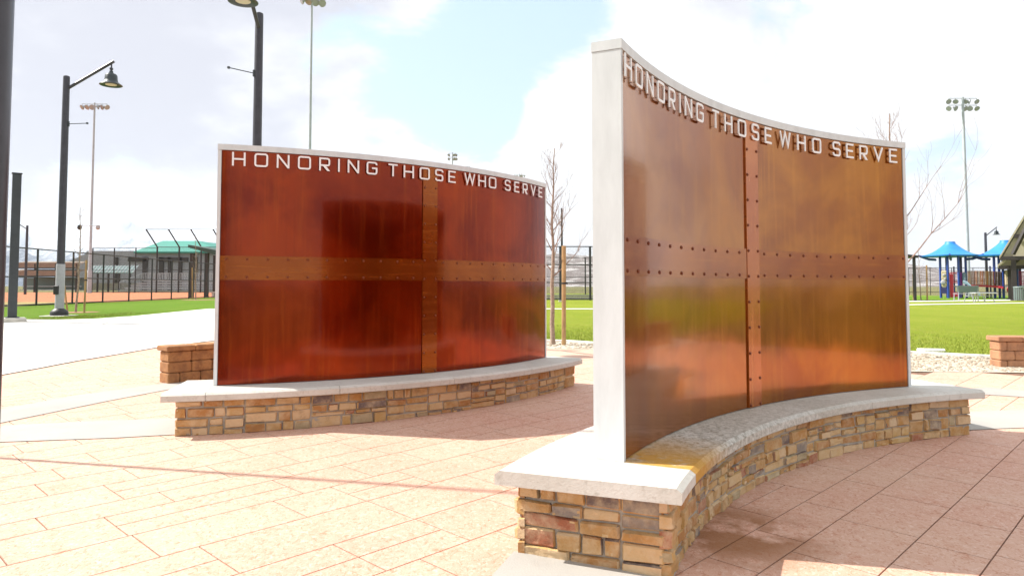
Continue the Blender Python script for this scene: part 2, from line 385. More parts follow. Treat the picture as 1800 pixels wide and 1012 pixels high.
def ground():
    xs = [-9000, -3000, -1000, -400, -150, -60, -30]+[-18+.5*i for i in range(65)]+[20, 40, 80, 200, 600, 2000, 9000]
    ys = [-9000, -2000, -400, -100, -30, -10, -3]+[1+.5*i for i in range(43)]+[26, 34, 50, 80, 140, 300, 800, 2500, 9000]
    mb = MB(); W = len(xs)
    for y in ys:
        for x in xs: mb.v.append((x, y, hgt(x, y)-.035))
    for j in range(len(ys)-1):
        for i in range(W-1): a = j*W+i; mb.f.append((a, a+1, a+W+1, a+W))
    tag(mb.build('ground', M_FIELD), kind='structure')
ground()
# stamped plaza: a joint coloured bed with separate slabs laid in ashlar courses
pz_back = [G(277, 602), G(-60, 655)]
PLAZA = [(-14, 1.2), (14, 1.2), (14, 10.9), G(1800, 655)[:2], G(1603, 653)[:2], (4.5, 12.6), (2.6, 15.2), G(1040, 612)[:2], G(960, 612)[:2], (-3, 15.5), G(300, 600)[:2], pz_back[0][:2], pz_back[1][:2], (-14, 8.3)]
drape('plaza_joint_bed', PLAZA, -.008, M_JOINT)
def slabs():
    mb = MB(); th = R(46); ca, sa = math.cos(th), math.sin(th); rnd = random.Random(5)
    v = -22.0; g = .0045
    while v < 16:
        w = rnd.choice((.30, .38, .46, .52, .60)); u = -16-rnd.random()
        while u < 22:
            L = rnd.choice((.45, .6, .6, .75, .9, 1.15))
            cx = (u+L/2)*ca-(v+w/2)*sa; cy = (u+L/2)*sa+(v+w/2)*ca
            if -13.5 < cx < 13.5 and 1.4 < cy < 16 and inside(cx, cy):
                subs = [(u, u+L, v, v+w)]
                if w > .4 and rnd.random() < .22: subs = [(u, u+L, v, v+w/2), (u, u+L, v+w/2, v+w)]
                if L > .9 and rnd.random() < .2: k = u+L*rnd.uniform(.35, .65); subs = [(u, k, v, v+w), (k, u+L, v, v+w)]
                for a0, a1, b0, b1 in subs:
                    n = max(1, round((a1-a0)/.3)); top = []; bot = []
                    for b in (b0+g, b1-g):
                        for i in range(n+1):
                            a = a0+g+(a1-a0-2*g)*i/n; x = a*ca-b*sa; y = a*sa+b*ca; jz = 0
                            top.append((x, y, hgt(x, y)))
                    base = len(mb.v); mb.v += top
                    per = list(range(n+1))+list(range(2*n+1, n, -1))
                    mb.v += [(mb.v[base+i][0]+(0), mb.v[base+i][1], mb.v[base+i][2]-.012) for i in per]
                    for i in range(n): mb.f.append((base+i, base+i+1, base+n+2+i, base+n+1+i))
                    q = base+2*(n+1); m_ = len(per)
                    for i in range(m_): j = (i+1) % m_; mb.f.append((base+per[i], q+i, q+j, base+per[j]))
            u += L
        v += w
    tag(mb.build('stamped_paving', M_STAMP), kind='structure')
def inside(x, y):
    c = False; n = len(PLAZA)
    for i in range(n):
        x1, y1 = PLAZA[i][0], PLAZA[i][1]; x2, y2 = PLAZA[i-1][0], PLAZA[i-1][1]
        if (y1 > y) != (y2 > y) and x < (x2-x1)*(y-y1)/(y2-y1)+x1: c = not c
    return c
slabs()
def P2(*pp): return [G(*p)[:2] for p in pp]
# broomed concrete walk at the back left
WALK = P2((-60, 671), (0, 660), (140, 634), (277, 611))+[(-4.6, 16.4), (-3.2, 17.6), (-3.2, 26)]+[G(368, 543)[:2]]+P2((300, 549.5), (240, 555.5), (165, 561), (100, 562.5), (30, 562), (-60, 562))
drape('concrete_walk', WALK, .014, M_BROOM)
# smooth concrete ring bands crossing the plaza
drape('concrete_band', P2((-60, 735), (9, 718), (133, 695), (282, 675))+P2((330, 667), (330, 679), (282, 687.5), (197, 703.5), (9, 742), (-60, 757)), .006, M_BAND)
drape('concrete_band', P2((-60, 768), (9, 748), (150, 741), (301, 735.5), (340, 734), (340, 763), (301, 764.5), (200, 770), (9, 777), (-60, 780)), .006, M_BAND)
drape('concrete_band', P2((858, 1020), (903, 970), (960, 972), (1196, 990), (1182, 1020)), .006, M_BAND)
drape('concrete_band', P2((1640, 760), (1706, 756), (1760, 753.5), (1830, 751), (1830, 720), (1740, 722), (1640, 728)), .006, M_BAND)
drape('concrete_band', P2((1600, 702), (1735, 694), (1830, 700), (1830, 690), (1735, 681), (1600, 690)), .006, M_BAND)
# lawns, gravel, curb, paths
drape('lawn', [G(-60, 562)[:2]]+P2((30, 562), (100, 562.5), (165, 561), (240, 555.5), (300, 549.5), (368, 543))+[(-3.2, 26), (-1, 60), (-23.6, 60), (-21.9, 32.8), (-21.2, 20), (-19.5, 17)], .0, M_LAWN_L)
CURB = [(-1.0, 18.6), G(940, 599)[:2], G(1000, 601)[:2], G(1045, 604)[:2], (3.6, 15.6), (6.5, 15.0), G(1603, 621)[:2], G(1700, 626)[:2], G(1800, 630.5)[:2], (13.0, 12.8)]
drape('lawn', [(p[0], p[1]) for p in CURB]+[(60, 12), (60, 130), (-1, 130)], .0, M_LAWN)
def strip(name, line, w, dz, m, thick=0):
    L = []; Rr = []
    for i, p in enumerate(line):
        a = Vector(line[max(i-1, 0)][:2]); b = Vector(line[min(i+1, len(line)-1)][:2]); t = (b-a).normalized(); n = Vector((-t.y, t.x)); q = Vector(p[:2])
        L.append(tuple(q+n*w/2)); Rr.append(tuple(q-n*w/2))
    return drape(name, L+Rr[::-1], dz, m, thick=thick)
strip('mowing_curb', CURB, .18, .045, M_BROOM, .07)
GRAV = [(-1.0, 16.6)]+P2((945, 612), (1040, 613.5))+[(3.8, 13.4), (5.6, 12.6), G(1603, 653)[:2], G(1700, 654)[:2], G(1800, 655)[:2], (13, 11.0)]
drape('gravel_strip', [(p[0], p[1]) for p in GRAV]+[(13, 12.7)]+[(p[0]-.02, p[1]-.06) for p in CURB[::-1][1:]], .004, M_GRAVEL)
strip('concrete_path', [(-6, 41.5), (2, 42.2), (9, 43), (22, 48.5), (31, 53), (60, 66)], 1.4, .02, M_BROOM)
strip('concrete_path', [(22, 60), (36, 63.5), (60, 74)], 3.2, .02, M_BROOM)
drape('playground_ground', [(25, 68), (70, 68), (75, 100), (20, 100)], .006, M_LAWN_L)
tag(drape('utility_cover', P2((1612, 614), (1660, 615), (1662, 618.5), (1625, 619), (1611, 617)), .03, M_BROOM, thick=.04), 'flat pale concrete utility lid set in the lawn beyond the right memorial wall', 'utility cover')
bpy.data.objects['utility_cover'].pop('kind', None)
drape('infield', [(-130, 46), (-30, 36), (-22.2, 38), (-23.5, 60), (-8, 92), (-8, 99), (-130, 99)], .012, M_CLAY)
drape('infield_edge', [(-60, 35), (-22.1, 33.5), (-22.3, 39), (-30, 40), (-60, 47)], .020, M_DRYGRASS)
# joint lines in the walk
for a, b in (((60, 575), (368, 571)), ((60, 585), (235, 577)), ((-40, 609), (368, 596)), ((190, 568), (9, 640))):
    strip('walk_joint', [G(*a)[:2], G(*b)[:2]], .02, .018, M_SEAL)
def pebbles():
    mb = MB(); rnd = random.Random(3)
    ico = [(0, 0, 1), (.89, 0, .45), (.28, .85, .45), (-.72, .53, .45), (-.72, -.53, .45), (.28, -.85, .45), (.72, .53, -.45), (-.28, .85, -.45), (-.89, 0, -.45), (-.28, -.85, -.45), (.72, -.53, -.45), (0, 0, -1)]
    fc = [(0, 1, 2), (0, 2, 3), (0, 3, 4), (0, 4, 5), (0, 5, 1), (1, 6, 2), (2, 7, 3), (3, 8, 4), (4, 9, 5), (5, 10, 1), (6, 7, 2), (7, 8, 3), (8, 9, 4), (9, 10, 5), (10, 6, 1), (11, 7, 6), (11, 8, 7), (11, 9, 8), (11, 10, 9), (11, 6, 10)]
    for i in range(5200):
        u = rnd.random()
        if i < 1400: x = -1+4.5*u; y0, y1 = 15.9, 17.4; 
        else: x = 5.5+5.6*u; y0, y1 = 11.4, 14.6
        gx = [p[0] for p in GRAV]; cx = [p[0] for p in CURB]
        def itp(L, X):
            for a, b in zip(L, L[1:]):
                if a[0] <= X <= b[0]: return a[1]+(b[1]-a[1])*(X-a[0])/(b[0]-a[0])
            return None
        a, b = itp(GRAV, x), itp(CURB, x)
        if a is None or b is None: continue
        y = rnd.uniform(a+.05, b-.15); s = rnd.uniform(.009, .024)*(1.5 if rnd.random() < .1 else 1); z = hgt(x, y)+s*.3
        rz = rnd.random()*6; c, sn = math.cos(rz), math.sin(rz); ax, ay, az = s*rnd.uniform(.8, 1.4), s*rnd.uniform(.7, 1.1), s*rnd.uniform(.5, .8)
        mb.add([(x+(p[0]*ax*c-p[1]*ay*sn), y+(p[0]*ax*sn+p[1]*ay*c), z+p[2]*az) for p in ico], fc)
    o = mb.build('pebbles', M_PEBBLE); tag(o, 'pale tan landscaping pebbles in the strip along the lawn curb', 'gravel', kind='stuff')
pebbles()

# ------------------------------------------------------------------ memorial walls
class Arc:
    def __init__(s, p0, p1, sag, front):
        p0 = Vector(p0); p1 = Vector(p1); c = (p1-p0).length; s.d = (p1-p0)/c; n = Vector((-s.d.y, s.d.x)); S = abs(sag)
        s.R = c*c/8/S+S/2; s.n = n*(1 if sag > 0 else -1); s.C = (p0+p1)/2-s.n*(s.R-S); s.front = front   # front = -1: front faces the centre
    def P(s, u, out, z):
        """u metres along the front face, out metres in front of the front face"""
        th = u/s.R; r = s.R+s.front*out
        q = s.C+r*(math.cos(th)*s.n+math.sin(th)*s.d); return Vector((q.x, q.y, z))
ARC_R = Arc((.647, 4.1835), (4.05, 7.2786), .4442, -1)
ARC_L = Arc((-3.0718, 7.3357), (.4973, 10.2469), -.4959, 1)
HS = 2.36
def arc_block(arc, u0, u1, prof, seg=.12, name='x', m=None, parent=None, uvm=True, smooth=True):
    """sweep a closed (out, z) profile along the arc"""
    n = max(1, math.ceil((u1-u0)/seg)); rings = []; us = []
    for i in range(n+1):
        u = u0+(u1-u0)*i/n; rings.append([arc.P(u, o, z) for o, z in prof]); us.append(u)
    mb = MB(); mb.loft(rings); k = len(prof)
    me = bpy.data.meshes.new(name); me.from_pydata(mb.v, [], mb.f); me.materials.append(m)
    uvl = me.uv_layers.new(name='UVMap')
    for lp in me.loops:
        vi = lp.vertex_index; r_ = vi//k; uvl.data[lp.index].uv = (us[r_], prof[vi % k][1]+prof[vi % k][0]*.5)
    bm = bmesh.new(); bm.from_mesh(me); bmesh.ops.recalc_face_normals(bm, faces=bm.faces)
    for f in bm.faces: f.smooth = smooth
    for e in bm.edges:
        if len(e.link_faces) == 2 and e.calc_face_angle(0) > R(18): e.smooth = False
    bm.to_mesh(me); bm.free()
    o = bpy.data.objects.new(name, me); col.objects.link(o); o.parent = parent; return o
def rect(o0, o1, z0, z1): return [(o0, z0), (o1, z0), (o1, z1), (o0, z1)]
ZT, ZB = 2.977, .48
def stroke(path, t, closed=False):
    """outline polygon(s) of a mitred stroke"""
    n = len(path); L = []; Rr = []
    for i in range(n):
        p = Vector(path[i])
        if closed: a = Vector(path[i-1]); b = Vector(path[(i+1) % n])
        else: a = Vector(path[i-1]) if i else None; b = Vector(path[i+1]) if i < n-1 else None
        d1 = (p-a).normalized() if a is not None else None; d2 = (b-p).normalized() if b is not None else None
        if d1 is None: d1 = d2
        if d2 is None: d2 = d1
        n1 = Vector((-d1.y, d1.x)); n2 = Vector((-d2.y, d2.x)); m = (n1+n2).normalized(); k = t/2/max(.35, m.dot(n1))
        L.append(p+m*k); Rr.append(p-m*k)
    return L, Rr
def glyph(ch, w):
    """list of (outer, hole or None); height 1, width w, stroke t"""
    t = .125; h = t/2; c = .13; out = []
    def open_(path, tt=t): L, Q = stroke(path, tt); out.append((L+Q[::-1], None))
    def quad(*p): out.append(([Vector(q) for q in p], None))
    def bar(x0, y0, x1, y1): quad((x0, y0), (x1, y0), (x1, y1), (x0, y1))
    if ch == 'H': bar(0, 0, t, 1); bar(w-t, 0, w, 1); bar(t, .5-h, w-t, .5+h)
    elif ch == 'O':
        p = [(h+c, h), (w-h-c, h), (w-h-c*.3, h+c*.3), (w-h, h+c), (w-h, 1-h-c), (w-h-c*.3, 1-h-c*.3), (w-h-c, 1-h), (h+c, 1-h), (h+c*.3, 1-h-c*.3), (h, 1-h-c), (h, h+c), (h+c*.3, h+c*.3)]
        L, Q = stroke(p, t, True); out.append((Q, L))
    elif ch == 'N': bar(0, 0, t, 1); bar(w-t, 0, w, 1); quad((t, .80), (t, 1), (w-t, .20), (w-t, 0))
    elif ch == 'R':
        bar(0, 0, t, 1); open_([(t, 1-h), (w-h-c, 1-h), (w-h-c*.3, 1-h-c*.3), (w-h, 1-h-c), (w-h, .42+c), (w-h-c*.3, .42+c*.3), (w-h-c, .42), (t, .42)])
        quad((.36*w, .42-h), (.36*w+.22, .42-h), (w, 0), (w-.22, 0))
    elif ch == 'I': bar(0, 0, t, 1)
    elif ch == 'G': open_([(w-h, .70+.06), (w-h, 1-h-c), (w-h-c*.3, 1-h-c*.3), (w-h-c, 1-h), (h+c, 1-h), (h+c*.3, 1-h-c*.3), (h, 1-h-c), (h, h+c), (h+c*.3, h+c*.3), (h+c, h), (w-h-c, h), (w-h-c*.3, h+c*.3), (w-h, h+c), (w-h, .5), (w*.5, .5)])
    elif ch == 'T': bar(0, 1-t, w, 1); bar(w/2-h, 0, w/2+h, 1-t)
    elif ch == 'S': open_([(w-h, .76), (w-h, 1-h-c), (w-h-c*.3, 1-h-c*.3), (w-h-c, 1-h), (h+c, 1-h), (h+c*.3, 1-h-c*.3), (h, 1-h-c), (h, .5+c), (h+c*.3, .5+c*.3), (h+c, .5), (w-h-c, .5), (w-h-c*.3, .5-c*.3), (w-h, .5-c), (w-h, h+c), (w-h-c*.3, h+c*.3), (w-h-c, h), (h+c, h), (h+c*.3, h+c*.3), (h, h+c), (h, .24)])
    elif ch == 'E': open_([(w, 1-h), (h, 1-h), (h, h), (w, h)]); bar(t, .5-h, w*.9, .5+h)
    elif ch == 'W': 
        q = w/4; open_([(h*.9, 1), (q, .10), (2*q, .93), (3*q, .10), (w-h*.9, 1)], t*.95)
    elif ch == 'V': open_([(h, 1), (w/2, .10), (w-h, 1)])
    return out
GW = {'H': .92, 'O': .95, 'N': .90, 'R': .82, 'I': .135, 'G': .88, 'T': .78, 'S': .80, 'E': .76, 'W': 1.22, 'V': .95}
def word(arc, text, u0, u1, z0, hh, off, parent):
    tot = sum(GW[c] for c in text); s = hh; gaps = (u1-u0-tot*s)/(len(text)-1)
    k = 1.0
    if gaps < .035: k = ((u1-u0)-.04*(len(text)-1))/(tot*s); gaps = .04
    u = u0; th = .009
    for ch in text:
        mb = MB(); w = GW[ch]*k
        if ch == 'I': w = GW[ch]
        for outer, hole in glyph(ch, w):
            loops = [outer] if hole is None else [outer, hole]
            flat = [v for lp in loops for v in lp]; tris = tessellate_polygon([[Vector((v.x, v.y, 0)) for v in lp] for lp in loops])
            b = len(mb.v)
            for o in (off, off+th):
                for v in flat: mb.v.append(tuple(arc.P(u+v.x*s, o, z0+v.y*hh)))
            n = len(flat)
            for t in tris: mb.f.append(tuple(b+i for i in t)); mb.f.append(tuple(b+n+i for i in reversed(t)))
            st = 0
            for lp in loops:
                m = len(lp)
                for i in range(m): j = (i+1) % m; mb.f.append((b+st+i, b+st+j, b+n+st+j, b+n+st+i))
                st += m
        o = mb.build('letter', M_LETTER, parent)
        pm = MB()
        for (x, y) in ((.08, .15), (.08, .85), (w-.08, .15), (w-.08, .85)) if ch not in 'IVWT' else ((w/2, .12), (w/2, .9)) :
            pm.tube([arc.P(u+x*s, 0, z0+y*hh), arc.P(u+x*s, off, z0+y*hh)], .0025, 6)
        pm.build('standoff_pin', M_LETTER_SIDE, o)
        u += w*s+gaps
def dome(mb, c, nrm, r):
    t = nrm.orthogonal().normalized(); b = nrm.cross(t); rings = []
    for k, (rr, hh) in enumerate(((1, 0), (.92, .3), (.7, .52), (.35, .66))):
        rings.append([c+nrm*(hh*r)+(t*math.cos(a*math.pi/5)+b*math.sin(a*math.pi/5))*rr*r for a in range(10)])
    mb.loft(rings)
def memorial(arc, name, label, mp, ms, words, back_mat):
    loc = arc.P(0, -.09, 0); w = empty(name, (0, 0, 0), label, 'memorial wall', 'curved copper memorial walls')
    T = -.18
    for s in (-1, 1):
        a, b = sorted((s*HS, s*(HS-.035)))
        arc_block(arc, a, b, rect(T, .004, ZB, ZT-.062), name='end_post', m=M_FRAME, parent=w)
    arc_block(arc, -HS-.003, HS+.003, rect(T-.003, .009, ZT-.060, ZT), name='top_cap', m=M_FRAME, parent=w)
    arc_block(arc, -HS+.035, HS-.035, rect(-.10, -.02, ZB, ZT-.062), name='core', m=M_GREYWALL, parent=w)
    for u0, u1 in ((-HS+.04, -.1025), (.106-.2, HS-.04)):
        for z0, z1 in ((ZB+.006, 1.60), (1.60, ZT-.066)):
            arc_block(arc, u0 if u0 < -1 else -.1, u1, rect(-.019, -.004, z0+(.002 if z0 == 1.60 else 0), z1), name='copper_panel', m=mp, parent=w)
    arc_block(arc, -HS+.04, HS-.04, rect(T, -.165, ZB+.006, ZT-.066), name='rear_panel', m=back_mat, parent=w)
    rv = MB()
    st = arc_block(arc, -.100, .100, rect(-.004, .009, ZB+.006, ZT-.066), name='vertical_strap', m=M_COP_RV if ms is M_COP_RS else ms, parent=w)
    def riv(u, z, o):
        c = arc.P(u, o, z); nn = (arc.P(u, o+.1, z)-c).normalized(); dome(rv, c, nn, .0135)
    z = .505
    while z < 2.70:
        for u in (-.078, .078): riv(u, z, .009)
        z += .2155
    rv.build('rivets', M_RIVET, st, True)
    for a, b, us in ((-HS+.04, -.101, [-2.26+.2035*i for i in range(11)]), (.101, HS-.04, [.19+.2105*i for i in range(11)])):
        st = arc_block(arc, a, b, rect(-.004, .005, 1.562, 1.812), name='horizontal_strap', m=ms, parent=w); rv = MB()
        for u in us:
            for z in (1.592, 1.778): riv(u, z, .005)
        rv.build('rivets', M_RIVET, st, True)
    for t, u0, u1 in words: word(arc, t, u0, u1, 2.752, .143, .015, w)
    return w
memorial(ARC_L, 'memorial_wall', 'deep red lettered copper wall bulging towards the plaza, the farther of the two', M_COP_L, M_COP_LS,
         (('HONORING', -2.22, -.69), ('THOSE', -.555, .36), ('WHO', .50, 1.06), ('SERVE', 1.24, 2.185)), M_COP_L)
memorial(ARC_R, 'memorial_wall', 'tall brown orange copper wall curving inwards, nearest and largest, with a wide pale end post', M_COP_R, M_COP_RS,
         (('HONORING', -2.335, -.85), ('THOSE', -.69, .315), ('WHO', .45, 1.105), ('SERVE', 1.285, 2.225)), M_COP_L)

def split(r, rnd, out):
    u0, u1, z0, z1 = r; w, h = u1-u0, z1-z0
    if h > .115 and (h > .17 or rnd.random() < .72):
        k = rnd.uniform(.34, .62); k = max(.042/h, k); split((u0, u1, z0, z0+h*k), rnd, out); split((u0, u1, z0+h*k, z1), rnd, out)
    elif w > .36 or (w > .24 and rnd.random() < .5) or (w > .17 and h > .1 and rnd.random() < .3):
        k = rnd.uniform(.3, .7); split((u0, u0+w*k, z0, z1), rnd, out); split((u0+w*k, u1, z0, z1), rnd, out)
    else: out.append(r)
def stones(mb, f, u0, u1, z0f, z1, rnd):
    """f(u, out, z) -> point; rubble stones with rounded faces"""
    rs = []; u = u0
    while u < u1-.01:
        w = min(rnd.uniform(.42, .8), u1-u)
        if u1-u-w < .15: w = u1-u
        split((u, u+w, 0.0, 1.0*(z1-z0f(u+w/2))), rnd, rs); u += w
    for a, b, c, d in rs:
        zb = z0f((a+b)/2); c += zb; d += zb; g = .0065; a += g; b -= g; c += g; d -= g*.6
        dep = rnd.uniform(.014, .036); W, H = b-a, d-c; nu = 9; nz = 6; SX = (0, .04, .13, .27, .42, .58, .73, .87, .96, 1); SZ = (0, .10, .28, .5, .72, .90, 1)
        jx = [rnd.uniform(-.006, .006) for _ in range(4)]; jz = [rnd.uniform(-.007, .007) for _ in range(4)]
        base = len(mb.v); tl = rnd.uniform(-.010, .010); tz = rnd.uniform(-.008, .008)
        for j in range(nz+1):
            for i in range(nu+1):
                s, t = i/nu, j/nz; s2, t2 = (s, t)
                s2 = SX[i]; t2 = SZ[j]
                bx = jx[0]*(1-s2)*(1-t2)+jx[1]*s2*(1-t2)+jx[2]*(1-s2)*t2+jx[3]*s2*t2; bz = jz[0]*(1-s2)*(1-t2)+jz[1]*s2*(1-t2)+jz[2]*(1-s2)*t2+jz[3]*s2*t2
                edge = (i in (0, nu)) or (j in (0, nz)); o = dep*.45 if edge else dep+(s2-.5)*tl+(t2-.5)*tz+rnd.uniform(-.004, .004)
                if (i in (0, nu)) and (j in (0, nz)): o = dep*.25; cx = (.004 if i == 0 else -.004); bx += cx; bz += (.004 if j == 0 else -.004)
                mb.v.append(tuple(f(a+W*s2+bx, o, c+H*t2+bz)))
        for j in range(nz):
            for i in range(nu): k = base+j*(nu+1)+i; mb.f.append((k, k+1, k+nu+2, k+nu+1))
        per = [base+i for i in range(nu+1)]+[base+(nu+1)*j+nu for j in range(1, nz+1)]+[base+(nu+1)*nz+i for i in range(nu-1, -1, -1)]+[base+(nu+1)*j for j in range(nz-1, 0, -1)]
        b2 = len(mb.v)
        for k in per:
            i = (k-base) % (nu+1); j = (k-base)//(nu+1)
            s2 = SX[i]; t2 = SZ[j]; mb.v.append(tuple(f(a+W*s2, -.03, c+H*t2)))
        m = len(per)
        for i in range(m): j = (i+1) % m; mb.f.append((per[i], b2+i, b2+j, per[j]))
def plinth(arc, label, uL, uR, cf, cb, sf, sb, mcap, seed):
    """uL, uR ends of the cap along the arc; cf/cb cap front/back offsets; sf/sb stone faces"""
    rnd = random.Random(seed); w = empty('plinth', (0, 0, 0), label, 'plinth', 'stone plinths under the memorial walls')
    zc = .40; ch = .012
    prof = [(cb, zc), (cf-.006, zc), (cf, zc+.006), (cf, ZB-.022), (cf-.03, ZB), (cb+.03, ZB), (cb, ZB-.022)]
    js = [uL, -HS-.004, -1.2, 0.02, 1.2, HS+.004, uR]
    for a, b in zip(js, js[1:]):
        # the two end slabs get the chamfer on their outer end too
        o = arc_block(arc, a+.002, b-.002, prof, name='cap_slab', m=mcap, parent=w)
        for v in o.data.vertices:
            pass
    ins = .10; f0, b0 = sf-.035, sb+.035
    arc_block(arc, uL+ins+.03, uR-ins-.03, rect(b0-.008, f0+.008, -.15, zc+.001), name='mortar_core', m=M_MORTAR, parent=w)
    mb = MB(); s_ = arc.front
    gz = lambda u: hgt(*arc.P(u, sf, 0)[:2])-.01
    stones(mb, lambda u, o, z: arc.P(u, f0+o, z), uL+ins, uR-ins, gz, zc-.004, rnd)
    stones(mb, lambda u, o, z: arc.P(u, b0-o, z), uL+ins, uR-ins, lambda u: hgt(*arc.P(u, sb, 0)[:2])-.01, zc-.004, rnd)
    for ue, sg in ((uL+ins+.03, -1), (uR-ins-.03, 1)):
        stones(mb, lambda t, o, z: arc.P(ue+sg*o, t, z), b0, f0, lambda t: hgt(*arc.P(ue, t, 0)[:2])-.01, zc-.004, rnd)
    o = mb.build('stone_facing', M_STONE, w)
    smooth_ang(o, 20)
    return w
plinth(ARC_L, 'tan rubble stone plinth with pale cap slabs under the smaller deep red wall', -2.73, 2.51, .49, -.55, .42, -.48, M_CAP, 11)
plinth(ARC_R, 'nearest rubble stone plinth with rust stained cap slabs under the large brown orange wall', -2.80, 2.86, .415, -.61, .345, -.54, M_CAPR, 23)

# ------------------------------------------------------------------ low block walls
def block_wall(label, p0, p1, n_course, hcap, m, seed, zb, zt, thick=.30, bl=.40):
    rnd = random.Random(seed); p0 = Vector(p0); p1 = Vector(p1); L = (p1-p0).length; d = (p1-p0)/L; rz = math.atan2(d.y, d.x)
    w = empty('block_wall', (p0.x, p0.y, zb), label, 'block wall', 'low segmental block walls'); 
    mb = MB(); hc = (zt-zb-hcap)/n_course; nrm = Vector((-d.y, d.x))
    for c in range(n_course):
        u = -rnd.random()*bl*.5
        while u < L:
            ln = rnd.choice((bl*.45, bl*.75, bl, bl)); a = max(u, 0); b = min(u+ln, L)
            if b-a > .05:
                ctr = p0+d*((a+b)/2)+nrm*(thick/2+rnd.uniform(-.006, .006)); mb.bbox((ctr.x-p0.x, ctr.y-p0.y, hc*(c+.5)), (b-a-.006, thick, hc-.005), rz, .014)
            u += ln
    o = mb.build('block_course', m, w)
    mb = MB(); u = -.03
    while u < L:
        ln = bl*1.0; b = min(u+ln, L+.03); ctr = p0+d*((u+b)/2)+nrm*(thick/2); mb.bbox((ctr.x-p0.x, ctr.y-p0.y, zt-zb-hcap/2), (b-u-.005, thick+.07, hcap-.003), rz, .01); u += ln
    mb.build('coping', m, w)
block_wall('dark brown block seat wall half hidden behind the deep red wall', (-4.83, 10.05), (-2.85, 12.2), 3, .075, M_BLOCK_L, 2, .12, .655)
block_wall('sunlit orange tan block wall at the right edge beside the gravel strip', (8.28, 12.15), (11.6, 11.9), 3, .085, M_BLOCK_R, 4, .08, .645)

# ------------------------------------------------------------------ lamp posts
BELL = [(.035, .44), (.05, .44), (.055, .40), (.07, .37), (.085, .35), (.14, .34), (.17, .30), (.18, .18), (.20, .10), (.26, .05), (.315, .015), (.32, 0), (.31, .0), (.25, .03), (.17, .06), (.05, .07)]
def lamp_post(label, loc, H, az, rod_az=None, sleeve=0, r=.105, group='dark lamp posts with bell lamps', pad=True, base=True, s=1.0):
    w = empty('lamp_post', loc, label, 'lamp post', group)
    mb = MB(); z0 = sleeve if sleeve else 0
    mb.lathe([(r*1.02, z0), (r*1.0, H*.5), (r*.88, H-.06), (r*.8, H-.02), (r*.45, H)], n=20); smooth_ang(mb.build('pole', M_POLE, w))
    if sleeve:
        m2 = MB(); m2.lathe([(r*1.18, .15), (r*1.14, sleeve), (r*.9, sleeve+.01)], n=20); q = smooth_ang(m2.build('lower_sleeve', M_SLEEVE, w))
        m3 = MB(); m3.bbox((-r*.35, -r*1.16, .78), (.15, .06, .26), 0, .01); m3.build('access_cover', M_BLACK, q)
    if base:
        m2 = MB(); m2.lathe([(.235, .02), (.245, .09), (.215, .16), (.155, .21), (r*1.22, .23)], n=24); smooth_ang(m2.build('base_cover', M_BLACK, w))
        m2 = MB(); m2.bbox((0, 0, -.04), (.74, .74, .13), 0, .015); m2.build('concrete_pad', M_CONC, w)
    a = Vector((math.cos(az), math.sin(az), 0)); zt = H-.38; e = a*1.33*s+Vector((0, 0, zt+.80*s))
    mb = MB(); mb.tube([a*r*.6+Vector((0, 0, zt)), a*1.40*s+Vector((0, 0, zt+.84*s))], .045*s, 10); arm = smooth_ang(mb.build('arm', M_POLE, w))
    top = e.z-.08; bz = top-.62*s
    mb = MB(); mb.lathe([(p*s, z*s) for p, z in BELL], (e.x, e.y, bz), 28); sh = smooth_ang(mb.build('lamp_shade', M_POLE2, w), 50)
    m2 = MB(); m2.tube([(e.x, e.y, bz+.43*s), (e.x, e.y, top+.06)], .022*s, 8); m2.lathe([(.02, 0), (.05*s, .02), (.05*s, .07), (.02, .09)], (e.x, e.y, bz+.46*s), 10); m2.build('hanger', M_POLE, sh)
    m2 = MB(); m2.lathe([(.03, 0), (.16*s, .0), (.16*s, .02), (.03, .05)], (e.x, e.y, bz+.012), 16); m2.build('lens', M_LAMPGLASS, sh)
    if rod_az is not None:
        b = Vector((math.cos(rod_az), math.sin(rod_az), 0)); z = H-1.48*s
        m2 = MB(); m2.tube([b*r+Vector((0, 0, z)), b*.70+Vector((0, 0, z+.01))], .012, 6); m2.lathe([(.01, -.03), (.035, -.02), (.035, .02), (.01, .03)], (b.x*.70, b.y*.70, z+.01), 8)
        m2.bbox((b.x*r, b.y*r, z), (.05, .05, .16), rod_az, .005); m2.build('banner_rod', M_POLE2, w)
    return w
def gz(x, y): return hgt(x, y)
p = G(104, 555.5); lamp_post('dark lamp post with grey lower sleeve on a square pad in the left lawn', (p.x, p.y, p.z), 7.28, R(2), R(-4), 1.55)
y2 = 16.6; x2 = A(452, 250, y2).x
lamp_post('dark lamp post rising behind the deep red wall, bell lamp at the top edge', (x2, y2, gz(x2, y2)), 7.98-gz(x2, y2), R(-85), R(-137))
lamp_post('thick dark lamp post cut by the left edge of the photo, nearest post', (-2.283, 2.98, 0), 7.6, R(170), None, 0, .13, pad=False)
lamp_post('dark lamp post added out of view to cast the thin shadow across the foreground paving', (-7.0, 6.62, .05), 9.6, R(-11), None, 0, .028)  # unseen post, added and sized for the faint shadow line it casts
p = A(44.5, 503, 75); lamp_post('small far lamp post with its lamp to the left, beside the tan dugout roofs', (p.x, p.y, gz(p.x, p.y)), 7.3, R(180), None, 0, .13, base=False)
p = A(1735.5, 516, 84); lamp_post('brown lamp post between the two blue playground canopies', (p.x, p.y, gz(p.x, p.y)), 7.7, R(15), None, 0, .15, base=False, s=1.25)
